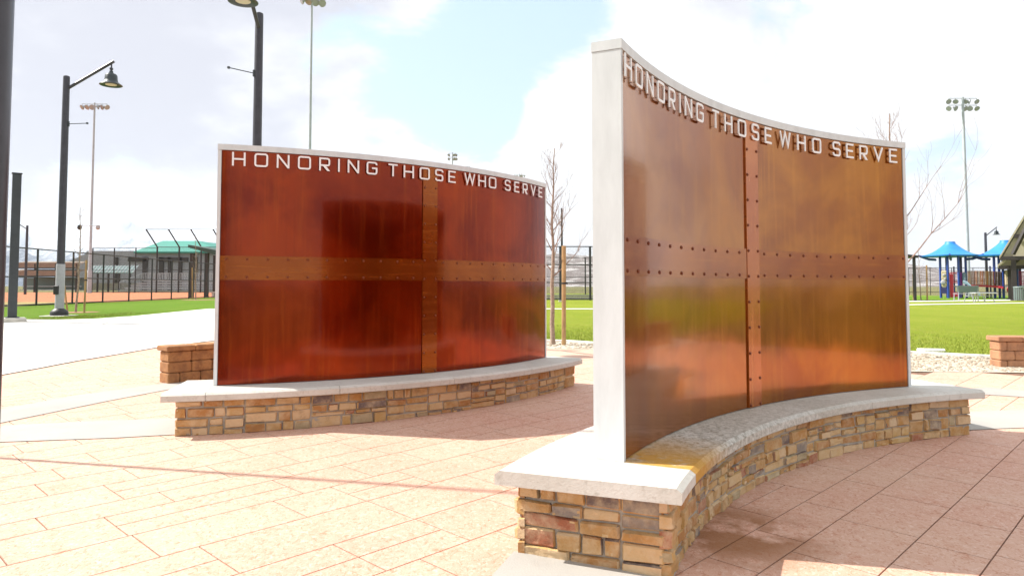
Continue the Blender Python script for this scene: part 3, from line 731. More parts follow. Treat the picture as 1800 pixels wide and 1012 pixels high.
# square dark post with concrete pad
p = G(21, 566); w = empty('square_post', (p.x, p.y, p.z), 'dark square steel post on a low concrete pad at the left edge', 'post', rz=R(38))
dp = p.y; hz = A(22, 306, dp).z-p.z; wd = 15.5/1250*dp
mb = MB(); mb.bbox((0, 0, hz/2), (wd*.86, wd*.86, hz), 0, .01); mb.build('post', M_POLE2, w)
mb = MB(); mb.bbox((0, 0, .02), (wd*2.6, wd*2.6, .18), 0, .02); mb.build('concrete_pad', M_CONC, w)
mb = MB(); mb.box((0, 0, .125), (wd*1.3, wd*1.3, .02)); mb.build('base_plate', M_POLE2, w)
mb = MB(); mb.box((0, 0, hz+.012), (wd*1.0, wd*1.0, .02)); mb.build('top_plate', M_POLE2, w)

# ------------------------------------------------------------------ stadium lights
def flood(mb, lens, c, az, tilt, s):
    M = Matrix.Translation(c) @ Matrix.Rotation(az, 4, 'Z') @ Matrix.Rotation(tilt, 4, 'Y')
    mb.lathe([(.10*s, .55*s), (.16*s, .5*s), (.22*s, .25*s), (.42*s, .02*s), (.44*s, -.05*s)], (0, 0, 0), 12, M)
    lens.lathe([(.40*s, -.07*s), (.40*s, -.055*s)], (0, 0, 0), 12, M)
def stadium(label, px, ytop, dist, px_base, rows, nper, span, az0=0, r0=.32, seed=0, s=1.0, aim=-90, cross=None, hz=0):
    t = A(px, ytop, dist); x = t.x; zb = gz(x, dist); w = empty('stadium_light', (x, dist, zb), label, 'stadium light', 'tall sports field lights'); H = t.z-zb; rnd = random.Random(seed)
    mb = MB(); mb.lathe([(r0, 0), (r0, 2.8), (r0*.72, 3.0), (r0*.40, H*.98), (r0*.38, H)], n=14); smooth_ang(mb.build('pole', M_GALV, w))
    arm = MB(); a = Vector((math.cos(az0), math.sin(az0), 0))
    for k in range(rows):
        z = H-.15-k*1.15*s; arm.tube([a*-span/2+Vector((0, 0, z)), a*span/2+Vector((0, 0, z))], .06*s, 6)
    arm.build('crossarm', M_GALV, w)
    for k in range(rows):
        for i in range(nper):
            u = -span/2+span*i/(nper-1)
            if abs(u) < .3*s: u = .45*s
            m1, m2 = MB(), MB(); c = a*u+Vector((0, 0, H-.15-k*1.15*s-.55*s)); az = R(aim)+rnd.uniform(-1.1, 1.1); flood(m1, m2, c, az, R(rnd.uniform(-70, -45)), s)
            m1.tube([(c.x, c.y, c.z+.5*s), (c.x, c.y, c.z+.15*s)], .05*s, 5)
            o = smooth_ang(m1.build('floodlight', M_FLOOD, w)); m2.build('lens', M_FLOOD_L, o)
    if cross:
        m1 = MB(); z = A(px, cross, dist).z-zb; L = cross_w = 1.15; m1.tube([a*-L+Vector((0, -.5, z)), a*L+Vector((0, -.5, z))], .05, 6); m1.build('camera_arm', M_GALV, w)
        for sg in (-1, 1):
            m1 = MB(); m1.lathe([(.05, .12), (.22, .1), (.28, -.25), (.2, -.42), (.06, -.5)], (a.x*L*sg, -.5, z-.05), 12); smooth_ang(m1.build('camera_dome', M_GALV if sg > 0 else M_POLE2, w))
    return w
stadium('tall sports light left of the deep red wall, two camera domes on its pole', 166.5, 181, 90, 158, 1, 6, 3.2, 0, .26, 3, .78, cross=397)
stadium('tallest slim sports light above the deep red wall, lamps cut by the top edge', 549, -44, 60, 545, 3, 4, 1.7, R(20), .20, 5, .78)
stadium('tall sports light at the right with two rows of floodlights over the blue canopy', 1692, 171, 90, 1702, 2, 5, 3.6, 0, .36, 9, .78)
stadium('small far sports light with a round head just above the deep red wall', 795.5, 268, 125, 795, 2, 3, 1.3, 0, .22, 13, .62)
stadium('far sports light, its flat row of lamps peeping over the word SERVE', 913, 305.5, 130, 913, 1, 5, 1.8, 0, .18, 17, .5)
stadium('far sports light barely showing above the top cap near the word WHO', 822, 291.5, 150, 822, 1, 4, .9, 0, .1, 19, .38)

# ------------------------------------------------------------------ fences
def m_mesh():
    m = bpy.data.materials.new('chain_link'); m.use_nodes = True; n = m.node_tree.nodes; l = m.node_tree.links; b = n['Principled BSDF']
    b.inputs['Base Color'].default_value = (.03, .03, .035, 1); b.inputs['Roughness'].default_value = .5
    uv = n.new('ShaderNodeUVMap'); sx = n.new('ShaderNodeSeparateXYZ'); l.new(uv.outputs[0], sx.inputs[0])
    a = math_node(n, l, 'ADD', sx.outputs[0], sx.outputs[1]); c = math_node(n, l, 'SUBTRACT', sx.outputs[0], sx.outputs[1])
    def wire(v):
        f = math_node(n, l, 'FRACT', math_node(n, l, 'MULTIPLY', v, 14.0), 0); return math_node(n, l, 'LESS_THAN', f , .075)
    k = math_node(n, l, 'MAXIMUM', wire(a), wire(c)); tr = n.new('ShaderNodeBsdfTransparent'); mx = n.new('ShaderNodeMixShader')
    l.new(k, mx.inputs[0]); l.new(tr.outputs[0], mx.inputs[1]); l.new(b.outputs[0], mx.inputs[2]); l.new(mx.outputs[0], n['Material Output'].inputs[0]); return m
M_LINK = m_mesh()
def fence(label, a, b, n, h, rails, pr=.038, rr=.024, mesh=True, group=None, z=None, over=None):
    a = Vector(a); b = Vector(b); w = empty('chain_link_fence', (a.x, a.y, hgt(a.x, a.y) if z is None else z), label, 'fence', group)
    z0 = w.location.z; d = b-a; zz = lambda p: (hgt(p.x, p.y) if z is None else z)-z0
    for i in range(n+1):
        p = d*(i/n); q = a+p; mb = MB(); g = zz(q); mb.tube([(p.x, p.y, g-.1), (p.x, p.y, g+h)], pr, 8)
        if over: mb.tube([(p.x, p.y, g+h), (p.x+over[0], p.y+over[1], g+h+over[2])], pr*.8, 6)
        smooth_ang(mb.build('fence_post', M_FENCE, w))
    for k in rails:
        mb = MB(); pts = [(d.x*i/n, d.y*i/n, zz(a+d*(i/n))+k*h) for i in range(n+1)]; mb.tube(pts, rr, 6); mb.build('rail', M_FENCE, w)
    if over: mb = MB(); mb.tube([(d.x*i/n+over[0], d.y*i/n+over[1], zz(a+d*(i/n))+h+over[2]) for i in range(n+1)], rr, 6); mb.build('rail', M_FENCE, w)
    if mesh:
        me = bpy.data.meshes.new('wire_mesh'); v = []; uvs = []
        for i in range(n+1):
            g = zz(a+d*(i/n)); v += [(d.x*i/n, d.y*i/n, g+.03), (d.x*i/n, d.y*i/n, g+h)]; uvs += [(d.length*i/n, 0), (d.length*i/n, h)]
        me.from_pydata(v, [], [(2*i, 2*i+2, 2*i+3, 2*i+1) for i in range(n)]); ul = me.uv_layers.new(name='UVMap')
        for lp in me.loops: ul.data[lp.index].uv = uvs[lp.vertex_index]
        me.materials.append(M_LINK); o = bpy.data.objects.new('wire_mesh', me); col.objects.link(o); o.parent = w
    return w
FG = 'black chain link fences round the sports fields'
fence('black chain link fence along the left lawn, in front of the orange infield', (-21.55, 26.9), (-23.25, 56.4), 10, 2.6, (.02, .5, 1), .045, .028, group=FG)
bsx = lambda px, y: A(px, 500, y).x
fence('tall far backstop fence behind the infield with posts bent outwards at the top', (bsx(275, 95), 95), (bsx(430, 95), 95), 4, 6.1, (0.02, .5, 1), .11, .04, group=FG, over=(-.75, -1.6, 2.25))
fence('far fence left of the backstop with thin posts behind the infield', (bsx(160, 95), 95.2), (bsx(274, 95), 95.2), 3, 6.0, (.02, .5, 1), .08, .035, group=FG)
fence('dark court fence seen in the gap between the two walls', (bsx(880, 69), 69), (bsx(1090, 69), 69), 4, 5.2, (.02, .33, .66, 1), .11, .05, group=FG)
fence('inner court fence standing behind the court fence in the gap between the walls', (bsx(900, 88), 88), (bsx(1115, 88), 88), 5, 4.9, (.02, .5, 1), .08, .04, group=FG)
fence('pale far fence line behind the playground at the right', (bsx(1560, 110), 110), (bsx(1900, 110), 110), 9, 4.2, (.1, .5, 1), .05, .04, group=FG)
# tall dark post in the gap
p = A(988, 523, 62); tp = A(988, 366, 62)
w = empty('net_post', (p.x, p.y, gz(p.x, p.y)), 'slim dark pole behind the bare tree in the gap between the walls', 'post'); mb = MB(); mb.tube([(0, 0, -.1), (0, 0, tp.z-gz(p.x, p.y))], [.11, .08], 8); smooth_ang(mb.build('pole', M_FENCE, w))
mb = MB(); mb.box((0, 0, .05), (.6, .6, .16)); mb.build('footing', M_CONC, w)
# low court wall
w = empty('court_wall', (0, 70, 0), 'low pale concrete curb wall behind the court fence in the gap', 'low wall'); mb = MB(); mb.bbox((3, 1, .35), (24, .2, .5), 0, .02); mb.build('wall', M_CONC, w)
mb = MB(); mb.box((3, 1, .63), (24, .26, .06)); mb.build('coping', M_BROOM, w)

# ------------------------------------------------------------------ trees
def tree(label, base, H, seed, lean=(0, 0), spread=.5, trunk_r=.04, nb=16, first=.3, levels=3, group='young bare trees', bark=M_BARK, up=.9):
    rnd = random.Random(seed); w = empty('bare_tree', base, label, 'tree', group)
    tk = MB(); cr = MB(); pts = []; n = 10; x = y = 0
    for i in range(n+1):
        t = i/n; pts.append(Vector((lean[0]*t*H+x, lean[1]*t*H+y, t*H))); x += rnd.uniform(-.02, .02)*H*.4; y += rnd.uniform(-.02, .02)*H*.4
    tk.tube(pts, [trunk_r*(1-.9*(i/n))+.004 for i in range(n+1)], 8)
    def branch(p, d, L, r, lev):
        m = 6; q = [p]; dd = d.copy(); 
        for i in range(m):
            dd = (dd+Vector((rnd.uniform(-.2, .2), rnd.uniform(-.2, .2), rnd.uniform(.0, .16)))).normalized(); q.append(q[-1]+dd*L/m)
        cr.tube(q, [max(.0016, r*(1-.85*i/m)) for i in range(m+1)], 5 if lev else 4)
        if lev < levels:
            for k in range(rnd.randint(3, 5)):
                i = rnd.randint(1, m-1); t0 = (q[i+1]-q[i]).normalized(); s_ = Vector((rnd.uniform(-1, 1), rnd.uniform(-1, 1), rnd.uniform(-.1, .8))).normalized()
                branch(q[i], (t0*.9+s_*.7).normalized(), L*rnd.uniform(.35, .65), r*.5*(1-.5*i/m), lev+1)
    for k in range(nb):
        t = first+(1-first)*(k+.5*rnd.random())/nb*.95; i = min(n-1, int(t*n)); p = pts[i].lerp(pts[i+1], t*n-i); a = k*2.4+rnd.uniform(-.5, .5)
        d = Vector((math.cos(a), math.sin(a), up+rnd.uniform(-.1, .5))).normalized(); branch(p, d, H*spread*(1.05-t)*rnd.uniform(.6, 1.1)+.15, trunk_r*.42*(1.15-t), 1)
    smooth_ang(tk.build('trunk', bark, w), 60); cr.build('crown', M_TWIG, w); return w
def stake(label, base, top, r=.03):
    b = Vector(base); t = Vector(top); w = empty('tree_stake', b, label, 'tree stake', 'wooden tree stakes'); d = t-b; mb = MB(); mb.tube([(0, 0, -.05), d], r, 8); smooth_ang(mb.build('stake_pole', M_STAKE, w)); 
    m2 = MB(); q = d*.62; m2.tube([q+Vector((r*1.3, 0, -.02)), q+Vector((r*1.3, 0, .02))], r*.6, 6); m2.lathe([(r*1.12, -.02), (r*1.12, .02)], tuple(q), 8); m2.build('tie_strap', M_BLACK, w)
p = G(972, 605); tree('bare young tree in the gap between the two memorial walls', p, 4.6, 21, (.012, 0), .40, .055, 22, .34, group='young bare trees')
q = G(991, 606); stake('yellow brown tree stake right of the bare tree in the gap between the walls', q, (q.x+.01, q.y, A(991, 432, q.y).z), .05)
b = (A(1578, 600, 13.9).x, 13.9, gz(7.6, 13.9)); tree('bare tree behind the right end of the brown orange wall, twigs showing beside it', b, 4.75, 44, (-.012, 0), .52, .05, 17, .3, group='young bare trees')
p = G(133, 549); tree('thin bare sapling right of the sleeved lamp post in the left lawn', p, 3.6, 5, (0, 0), .13, .035, 22, .34, 2)
q = G(119, 548); stake('leaning stake between the sleeved lamp post and the sapling', q, (q.x-.30, q.y, A(112, 452, q.y).z), .03)
q = G(148, 550); stake('upright stake right of the thin sapling in the left lawn', q, (q.x+.02, q.y, A(150, 457, q.y).z), .032)
p = G(344, 526.5); tree('bare sapling beside the dugout posts close to the deep red wall', p, 4.4, 8, (0, 0), .16, .045, 20, .3, 2)
q = G(338, 526); stake('thin stake left of the sapling by the dugout', q, (q.x-.05, q.y, A(336, 470, q.y).z), .04)
p = A(1619, 527, 68); p.z = gz(p.x, p.y); tree('small bare sapling between the far shelter and the playground', p, 5.2, 31, (0, 0), .22, .05, 14, .35, 2)
for px, lab in ((1606, 'left stake of the far sapling by the dark shelter post'), (1630, 'taller right stake of the far sapling by the playground')):
    p = A(px, 528, 67); z = gz(p.x, p.y); stake(lab, (p.x, p.y, z), (p.x+.02, p.y, A(px, 466 if px > 1620 else 482, 67).z), .07)
# soil rings at the left saplings
for (px, py, nm) in ((132, 549, 'sapling'),):
    c = G(px, py); drape('soil_ring', [(c.x+.75*math.cos(a*.5236), c.y+.75*math.sin(a*.5236)) for a in range(12)], .008, M_EARTH)
p = G(350, 527); drape('soil_ring', [(p.x+1.0*math.cos(a*.5236), p.y+1.6*math.sin(a*.5236)) for a in range(12)], .008, M_EARTH)

# ------------------------------------------------------------------ left background buildings
def dugout(label, px0, px1, dist, ytop, rows=2):
    a = A(px0, 500, dist); b = A(px1, 500, dist); z0 = .5; w = empty('dugout', ((a.x+b.x)/2, dist, z0), label, 'dugout', 'baseball dugouts'); L = b.x-a.x; h = A(0, ytop, dist).z-z0
    for k in range(rows):
        mb = MB(); zz = h-k*1.15; yy = -k*.4; rf = [(-L/2, yy, zz-.35), (L/2, yy, zz-.35), (L/2, yy+2.4, zz), (-L/2, yy+2.4, zz)]
        mb.add(rf+[(x, y, z-.12) for x, y, z in rf], [(0, 1, 2, 3), (7, 6, 5, 4), (0, 4, 5, 1), (1, 5, 6, 2), (2, 6, 7, 3), (3, 7, 4, 0)])
        mb.box((0, yy-.06, zz-.62), (L, .08, .75)); o = mb.build('roof', M_DUGTAN, w)
        m2 = MB(); m2.box((0, yy-.12, zz-1.02), (L, .1, .12)); m2.build('fascia', M_DARKSTEEL, o)
    n = max(3, int(L/2.4))
    for i in range(n+1):
        mb = MB(); mb.box((-L/2+.2+(L-.4)*i/n, 0, h/2-.2), (.22, .22, h-.4)); mb.build('post', M_DARKSTEEL, w)
    mb = MB(); mb.box((0, 2.2, 1.3), (L, .05, 1.7)); mb.build('rear_screen', M_SEATGREEN, w)
    for z in (.45, .95):
        mb = MB(); mb.box((0, .6+z, z), (L*.9, .4, .12)); mb.build('bench', M_BENCHAL, w)
dugout('tan roofed dugout behind the orange infield at the far left', 22, 137, 101, 458.5)
def lean_shelter():
    a = A(140, 500, 104); b = A(233, 500, 104); z0 = .5; L = b.x-a.x; w = empty('shade_shelter', ((a.x+b.x)/2, 104, z0), 'shade shelter with a ribbed grey green metal roof behind the infield', 'shelter')
    zt = A(0, 466, 104).z-z0; zb = A(0, 479, 104).z-z0; mb = MB()
    rf = [(-L/2+1, 0, zb), (L/2, 0, zb), (L/2-.8, 3, zt), (-L/2, 3, zt)]; mb.add(rf+[(x, y, z-.15) for x, y, z in rf], [(0, 1, 2, 3), (7, 6, 5, 4), (0, 4, 5, 1), (1, 5, 6, 2), (2, 6, 7, 3), (3, 7, 4, 0)])
    o = mb.build('roof', mat('grey_green_roof', (.17, .26, .25), .5), w); m2 = MB()
    for i in range(15):
        t = i/14; p0 = Vector(rf[0]).lerp(Vector(rf[1]), t); p1 = Vector(rf[3]).lerp(Vector(rf[2]), t); m2.tube([p0+Vector((0, 0, .06)), p1+Vector((0, 0, .06))], .07, 4)
    m2.build('roof_ribs', M_BENCHAL, o)
    for i in range(5):
        m2 = MB(); m2.box((-L/2+.8+(L-1.4)*i/4, .4, zb/2), (.2, .2, zb)); m2.build('post', M_DARKSTEEL, w)
    m2 = MB(); m2.box((0, 2.6, .9), (L*.9, .1, 1.1)); m2.build('low_wall', M_CONC, w)
lean_shelter()
def bleachers():
    a = A(246, 500, 108); b = A(420, 500, 108); z0 = .5; L = b.x-a.x; w = empty('bleachers', ((a.x+b.x)/2, 102, z0), 'silver aluminium bleachers with a tall railing behind the backstop', 'bleachers')
    for k in range(5):
        mb = MB(); mb.box((k*.25, k*.75, .38+k*.36), (L-k*.5, .32, .06)); mb.box((k*.25, k*.75+.38, .2+k*.36), (L-k*.5, .3, .05)); mb.box((k*.25, k*.75+.2, .28+k*.36), (L-k*.5, .03, .12)); mb.build('seat_row', M_BENCHAL, w)
    mb = MB()
    for i in range(60):
        x = -L/2+1.3+(L-1.3)*i/59; mb.box((x, 4.1, 2.3), (.07, .05, 1.25))
    for z in (1.75, 2.9): mb.box((.65, 4.1, z), (L-1.3, .06, .07))
    for k in range(7): mb.tube([(-L/2+.2+k*.19, k*.65, .6+k*.3), (-L/2+.2+k*.19, k*.65, 1.6+k*.22)], .025, 4)
    mb.tube([(-L/2+.2, 0, 1.5), (-L/2+1.35, 4.0, 2.9)], .035, 4); mb.build('railing', M_BENCHAL, w)
    mb = MB()
    for i in range(9): mb.box((-L/2+1.2+(L-1.4)*i/8, 2.1, .8), (.06, 3.6, .06)); mb.box((-L/2+1.2+(L-1.4)*i/8, 3.6, 1.0), (.06, .06, 1.9))
    mb.build('understructure', M_GALV, w)
bleachers()
def big_building():
    D_ = 150; z0 = .5; X = lambda px: A(px, 500, D_).x; Z = lambda py: A(0, py, D_).z-z0; xc = X(330)
    w = empty('sports_building', (xc, D_, z0), 'long grey building with a hipped green metal roof beyond the bleachers', 'building')
    mb = MB(); x0, x1 = X(150)-xc, X(560)-xc; zt = Z(441); mb.box(((x0+x1)/2, 12, zt/2), (x1-x0, 24, zt)); mb.build('wall', M_GREYWALL, w)
    mb = MB(); zl = Z(456); mb.add([(X(100)-xc, 1, zl-1.2), (X(100)-xc, 20, zl-1.2), (x0, 1, zt-.2), (x0, 20, zt-.2), (X(100)-xc, 1, 0), (X(100)-xc, 20, 0), (x0, 1, 0), (x0, 20, 0)], [(0, 2, 3, 1), (4, 5, 7, 6), (0, 4, 6, 2), (1, 3, 7, 5), (0, 1, 5, 4), (2, 6, 7, 3)]); mb.build('side_wing', M_GREYWALL, w)
    for xa, xb, ea, eb, yy in ((238, 392, 268, 332, 0), (360, 430, 385, 405, 1.2)):
        e0, e1 = X(xa)-xc, X(xb)-xc; r0, r1 = X(ea)-xc, X(eb)-xc; ze, zr = Z(442.5), Z(421 if xa < 300 else 430)
        mb = MB(); mb.add([(e0, -1+yy, ze), (e1, -1+yy, ze), (e1, 20, ze), (e0, 20, ze), (r0, 4+yy, zr), (r1, 4+yy, zr), (r1, 14, zr), (r0, 14, zr), (e0, -1+yy, ze-.3), (e1, -1+yy, ze-.3), (e1, 20, ze-.3), (e0, 20, ze-.3)],
               [(0, 1, 5, 4), (1, 2, 6, 5), (2, 3, 7, 6), (3, 0, 4, 7), (4, 5, 6, 7), (8, 9, 1, 0), (9, 10, 2, 1), (10, 11, 3, 2), (11, 8, 0, 3), (11, 10, 9, 8)]); mb.build('roof', M_GREENROOF, w)
    for px in (205, 255, 284, 298, 318, 345):
        m2 = MB(); m2.box((X(px)-xc, -.25, (Z(452))/2), (.9 if px in (255, 284) else .5, .4, Z(452))); m2.build('pilaster', M_DARKSTEEL, w)
    m2 = MB(); m2.box((X(243)-xc, -.3, Z(456)), (4.2, .3, .8)); m2.build('lintel', M_DARKSTEEL, w)
    m2 = MB(); m2.box((X(305)-xc, -.3, Z(456)), (6.2, .3, .8)); m2.build('lintel', M_DARKSTEEL, w)
big_building()
def near_dugout():
    y = 54.5; X = lambda px: A(px, 500, y).x; Z = lambda py: A(0, py, y).z-.5; xc = X(345)
    w = empty('dugout', (xc, y, .5), 'dark dugout roof on wooden posts next to the left edge of the deep red wall', 'dugout', 'baseball dugouts')
    x0, x1 = X(329)-xc, X(395)-xc; z0, z1 = Z(430), Z(443); mb = MB(); d = .42
    mb.add([(x0, 0, z0), (x1, 0, z1), (x1, 5, z1), (x0, 5, z0), (x0, 0, z0-d*.5), (x1, 0, z1-d), (x1, 5, z1-d), (x0, 5, z0-d*.5)], [(0, 1, 2, 3), (7, 6, 5, 4), (0, 4, 5, 1), (1, 5, 6, 2), (2, 6, 7, 3), (3, 7, 4, 0)]); mb.build('roof', mat('dark_green_roof', (.04, .07, .06), .6), w)
    for px, yy in ((334, .3), (347.5, 4.5), (334.5, 4.5), (360, .3)):
        mb = MB(); xx = X(px)-xc; mb.box((xx, yy, 1.75), (.26, .26, 3.55)); mb.build('post', M_DARKSTEEL, w)
    mb = MB(); mb.box((1.2, 2.6, .5), (2.6, .4, .08)); mb.box((.2, 2.6, .25), (.1, .3, .5)); mb.box((2.2, 2.6, .25), (.1, .3, .5)); mb.build('bench', M_BENCHAL, w)
near_dugout()

# ------------------------------------------------------------------ playground
def canopy(mb, c, w, zt, ze):
    n = 16; sq = []
    for k in range(24):
        a = 2*math.pi*k/24+math.pi/6; j = k % 4; rr = w*(1.0 if j == 0 else .885 if j == 2 else .92); sq.append((a, rr))
    rings = []
    for i in range(9):
        t = i/8; rings.append([(c[0]+math.cos(a)*(.55+(r-.55)*t), c[1]+math.sin(a)*(.55+(r-.55)*t), zt-(zt-ze)*(1-(1-t)**1.75)-(0.0)) for a, r in sq])
    top = [(c[0]+math.cos(a)*.5, c[1]+math.sin(a)*.5, zt+.22) for a, r in sq]; bot = [(c[0]+math.cos(a)*r*.98, c[1]+math.sin(a)*r*.98, ze-.14) for a, r in sq]
    mb.loft([top]+rings+[bot])
def playground():
    y = 79.; z0 = gz(50, 79); xc = A(1700, 500, y).x; X = lambda px: xc+(A(px, 500, y).x-xc)*.842; Z = lambda py: A(0, py, y).z-z0
    w = empty('playground', (xc, y, z0), 'playground with two blue tent canopies and a curved wooden plank bridge', 'playground', rz=-math.atan(800/1250))
    for pc, zt, ze, rad in ((1671, 425, 447, 3.35), (1770, 425.5, 448, 3.35)):
        mb = MB(); canopy(mb, (X(pc)-xc, 3, 0), rad, Z(zt), Z(ze)); smooth_ang(mb.build('canopy', M_BLUE, w), 50)
        for k in range(6):
            a = math.pi*k/3+math.pi/6; q = Vector((X(pc)-xc+math.cos(a)*rad, 3+math.sin(a)*rad, Z(ze)+.02)); q0 = Vector((X(pc)-xc+math.cos(a)*1.7, 3+math.sin(a)*1.7, Z(ze)-.45))
            mb = MB(); mb.tube([q0, q0.lerp(q, .5)+Vector((0, 0, -.18)), q+Vector((math.cos(a)*.3, math.sin(a)*.3, 0))], .11, 6); smooth_ang(mb.build('canopy_bracket', M_BLUEP, w))
    for px, yy, m, yt in ((1652, 1.5, M_BLUEP, 447), (1662.5, 4.6, M_NAVY, 446), (1666, .8, M_BLUEP, 447), (1685.5, .9, M_BLUEP, 446), (1689.5, 4.8, M_NAVY, 446), (1698.5, 2.0, M_BLUEP, 447), (1748.5, 1.5, M_BLUEP, 448), (1757, 1.8, M_BLUEP, 447), (1763, .9, M_BLUEP, 447), (1787, 1.2, M_BLUEP, 447), (1794, 3.5, M_NAVY, 447)):
        mb = MB(); mb.tube([(X(px)-xc, yy, 0), (X(px)-xc, yy, Z(yt))], .13, 8); smooth_ang(mb.build('post', m, w))
    # curved plank bridge
    br = MB(); k = 0; cols_ = []
    n = 22
    for i in range(n):
        t = (i+.5)/n; px = 1701+(1761-1701)*t; sag = 4*t*(1-t); zb, zt = Z(501.5+2.0*t)-sag*-.12, Z(476+2.5*t)+sag*.05
        x = X(px)-xc; yy = .2-sag*.5; (br if i % 2 else cols_.append(1) or br).box((x, yy, (zb+zt)/2), ((X(1761)-X(1701))/n-.03, .09, zt-zb))
    m = m_block('bridge_plank', (.46, .17, .04), (.40, .30, .20), (.26, .12, .05)); _n, _l, _b = nodes_of(m)
    _r = _n.new('ShaderNodeValToRGB'); _r.color_ramp.interpolation = 'CONSTANT'; _g = _n.new('ShaderNodeNewGeometry'); _l.new(_g.outputs['Random Per Island'], _r.inputs[0]); _l.new(_r.outputs[0], _b.inputs['Base Color'])
    for _i, _c in enumerate(((.45, .15, .03), (.20, .08, .03), (.42, .30, .19), (.38, .17, .04), (.50, .20, .06), (.25, .15, .10))):
        _e = _r.color_ramp.elements[_i] if _i < 2 else _r.color_ramp.elements.new(_i/6); _e.position = _i/6; _e.color = (*_c, 1); br.build('bridge_side', m, w)
    mb = MB(); pts = [(X(1700+62*i/10)-xc, .5, Z(503+2.2*i/10)+.12*4*(i/10)*(1-i/10)) for i in range(11)]; mb.loft([[(p[0], p[1]-.6, p[2]-.12), (p[0], p[1]+1.0, p[2]-.12), (p[0], p[1]+1.0, p[2]+.10), (p[0], p[1]-.6, p[2]+.10)] for p in pts]); mb.build('bridge_deck', M_RED, w)
    # climbing panel left
    mb = MB(); mb.bbox((X(1659)-xc, .9, (Z(475)+Z(504))/2), (X(1664)-X(1654), .3, Z(475)-Z(504)), 0, .08); mb.build('climbing_panel', M_TAN, w)
    for (px, py, r) in ((1659, 483, .16), (1657, 496, .28), (1661, 490, .12)):
        mb = MB(); mb.lathe([(r, 0), (r*.7, .12), (.02, .14)], (0, 0, 0), 8, Matrix.Translation((X(px)-xc, .74, Z(py))) @ Matrix.Rotation(R(90), 4, 'X')); mb.build('hand_hold', M_SLEEVE, w)
    mb = MB(); mb.box((X(1658.5)-xc, 1.0, (Z(505)+Z(516))/2), (.7, .4, Z(505)-Z(516))); mb.build('step_box', M_NAVY, w)
    mb = MB(); mb.bbox((X(1772)-xc, .9, (Z(475)+Z(502))/2), (X(1779)-X(1766), .35, Z(475)-Z(502)), 0, .08); mb.build('climbing_panel', M_TAN, w)
    # red rails and decks
    def rail_panel(px0, px1, y0, y1, m, nm, yy=1.4, n=5):
        mb = MB(); a, b = X(px0)-xc, X(px1)-xc
        for i in range(n): mb.box((a+(b-a)*i/(n-1), yy, (Z(y0)+Z(y1))/2), (.06, .06, Z(y0)-Z(y1)))
        for q in (y0, y1): mb.box(((a+b)/2, yy, Z(q)), (b-a, .08, .09))
        mb.build(nm, m, w)
    rail_panel(1669, 1684, 479, 496, M_RED, 'guard_rail')
    rail_panel(1790, 1800, 478, 500, M_RED, 'guard_rail', 2.0)
    mb = MB(); mb.box((X(1672)-xc, 1.2, (Z(481)+Z(523))/2), (.35, .3, Z(481)-Z(523))); mb.build('climber_frame', M_RED, w)
    mb = MB(); mb.bbox((X(1679)-xc, 1.4, (Z(514)+Z(522))/2), (X(1684)-X(1674), .8, Z(514)-Z(522)), 0, .05); mb.build('step_box', M_RED, w)
    mb = MB(); mb.bbox((X(1688)-xc, 1.8, (Z(478)+Z(502))/2), (.32, .12, Z(478)-Z(502)), 0, .04); mb.build('side_panel', M_PURPLE, w)
    for px0, px1, zz in ((1666, 1700, 503), (1748, 1800, 503)):
        mb = MB(); mb.box(((X(px0)+X(px1))/2-xc, 2.6, Z(zz)), (X(px1)-X(px0), 2.4, .16)); mb.build('deck', M_SLEEVE, w)
    # slide
    mb = MB(); sl = [(X(1693)-xc, .6, Z(497)), (X(1700)-xc, .2, Z(499)), (X(1707)-xc, -.4, Z(506)), (X(1716)-xc, -1.2, Z(514)), (X(1722)-xc, -1.7, Z(519))]
    mb.loft([[(p[0], p[1]-.35, p[2]+.28), (p[0], p[1]-.3, p[2]), (p[0], p[1]+.3, p[2]), (p[0], p[1]+.35, p[2]+.28), (p[0], p[1]+.4, p[2]+.2), (p[0], p[1]+.3, p[2]-.08), (p[0], p[1]-.3, p[2]-.08), (p[0], p[1]-.4, p[2]+.2)] for p in sl])
    mb.build('slide', mat('grey_blue_plastic', (.16, .25, .32), .4), w)
    mb = MB(); mb.bbox((X(1696)-xc, 1.1, (Z(478)+Z(495))/2), (X(1700)-X(1692), .3, Z(478)-Z(495)), 0, .12); mb.build('slide_hood', mat('grey_blue_plastic', (0, 0, 0)), w)
    mb = MB(); mb.lathe([(.38, 0), (.44, .05), (.38, .1)], (0, 0, 0), 14, Matrix.Translation((X(1776)-xc, .5, Z(509))) @ Matrix.Rotation(R(90), 4, 'X')); mb.build('crawl_ring', M_RED, w)
    for px in (1743, 1676):
        mb = MB(); mb.tube([(X(px)-xc, 5.5, 0), (X(px)-xc, 5.5, Z(466))], .09, 6); mb.build('post', M_NAVY, w)
playground()
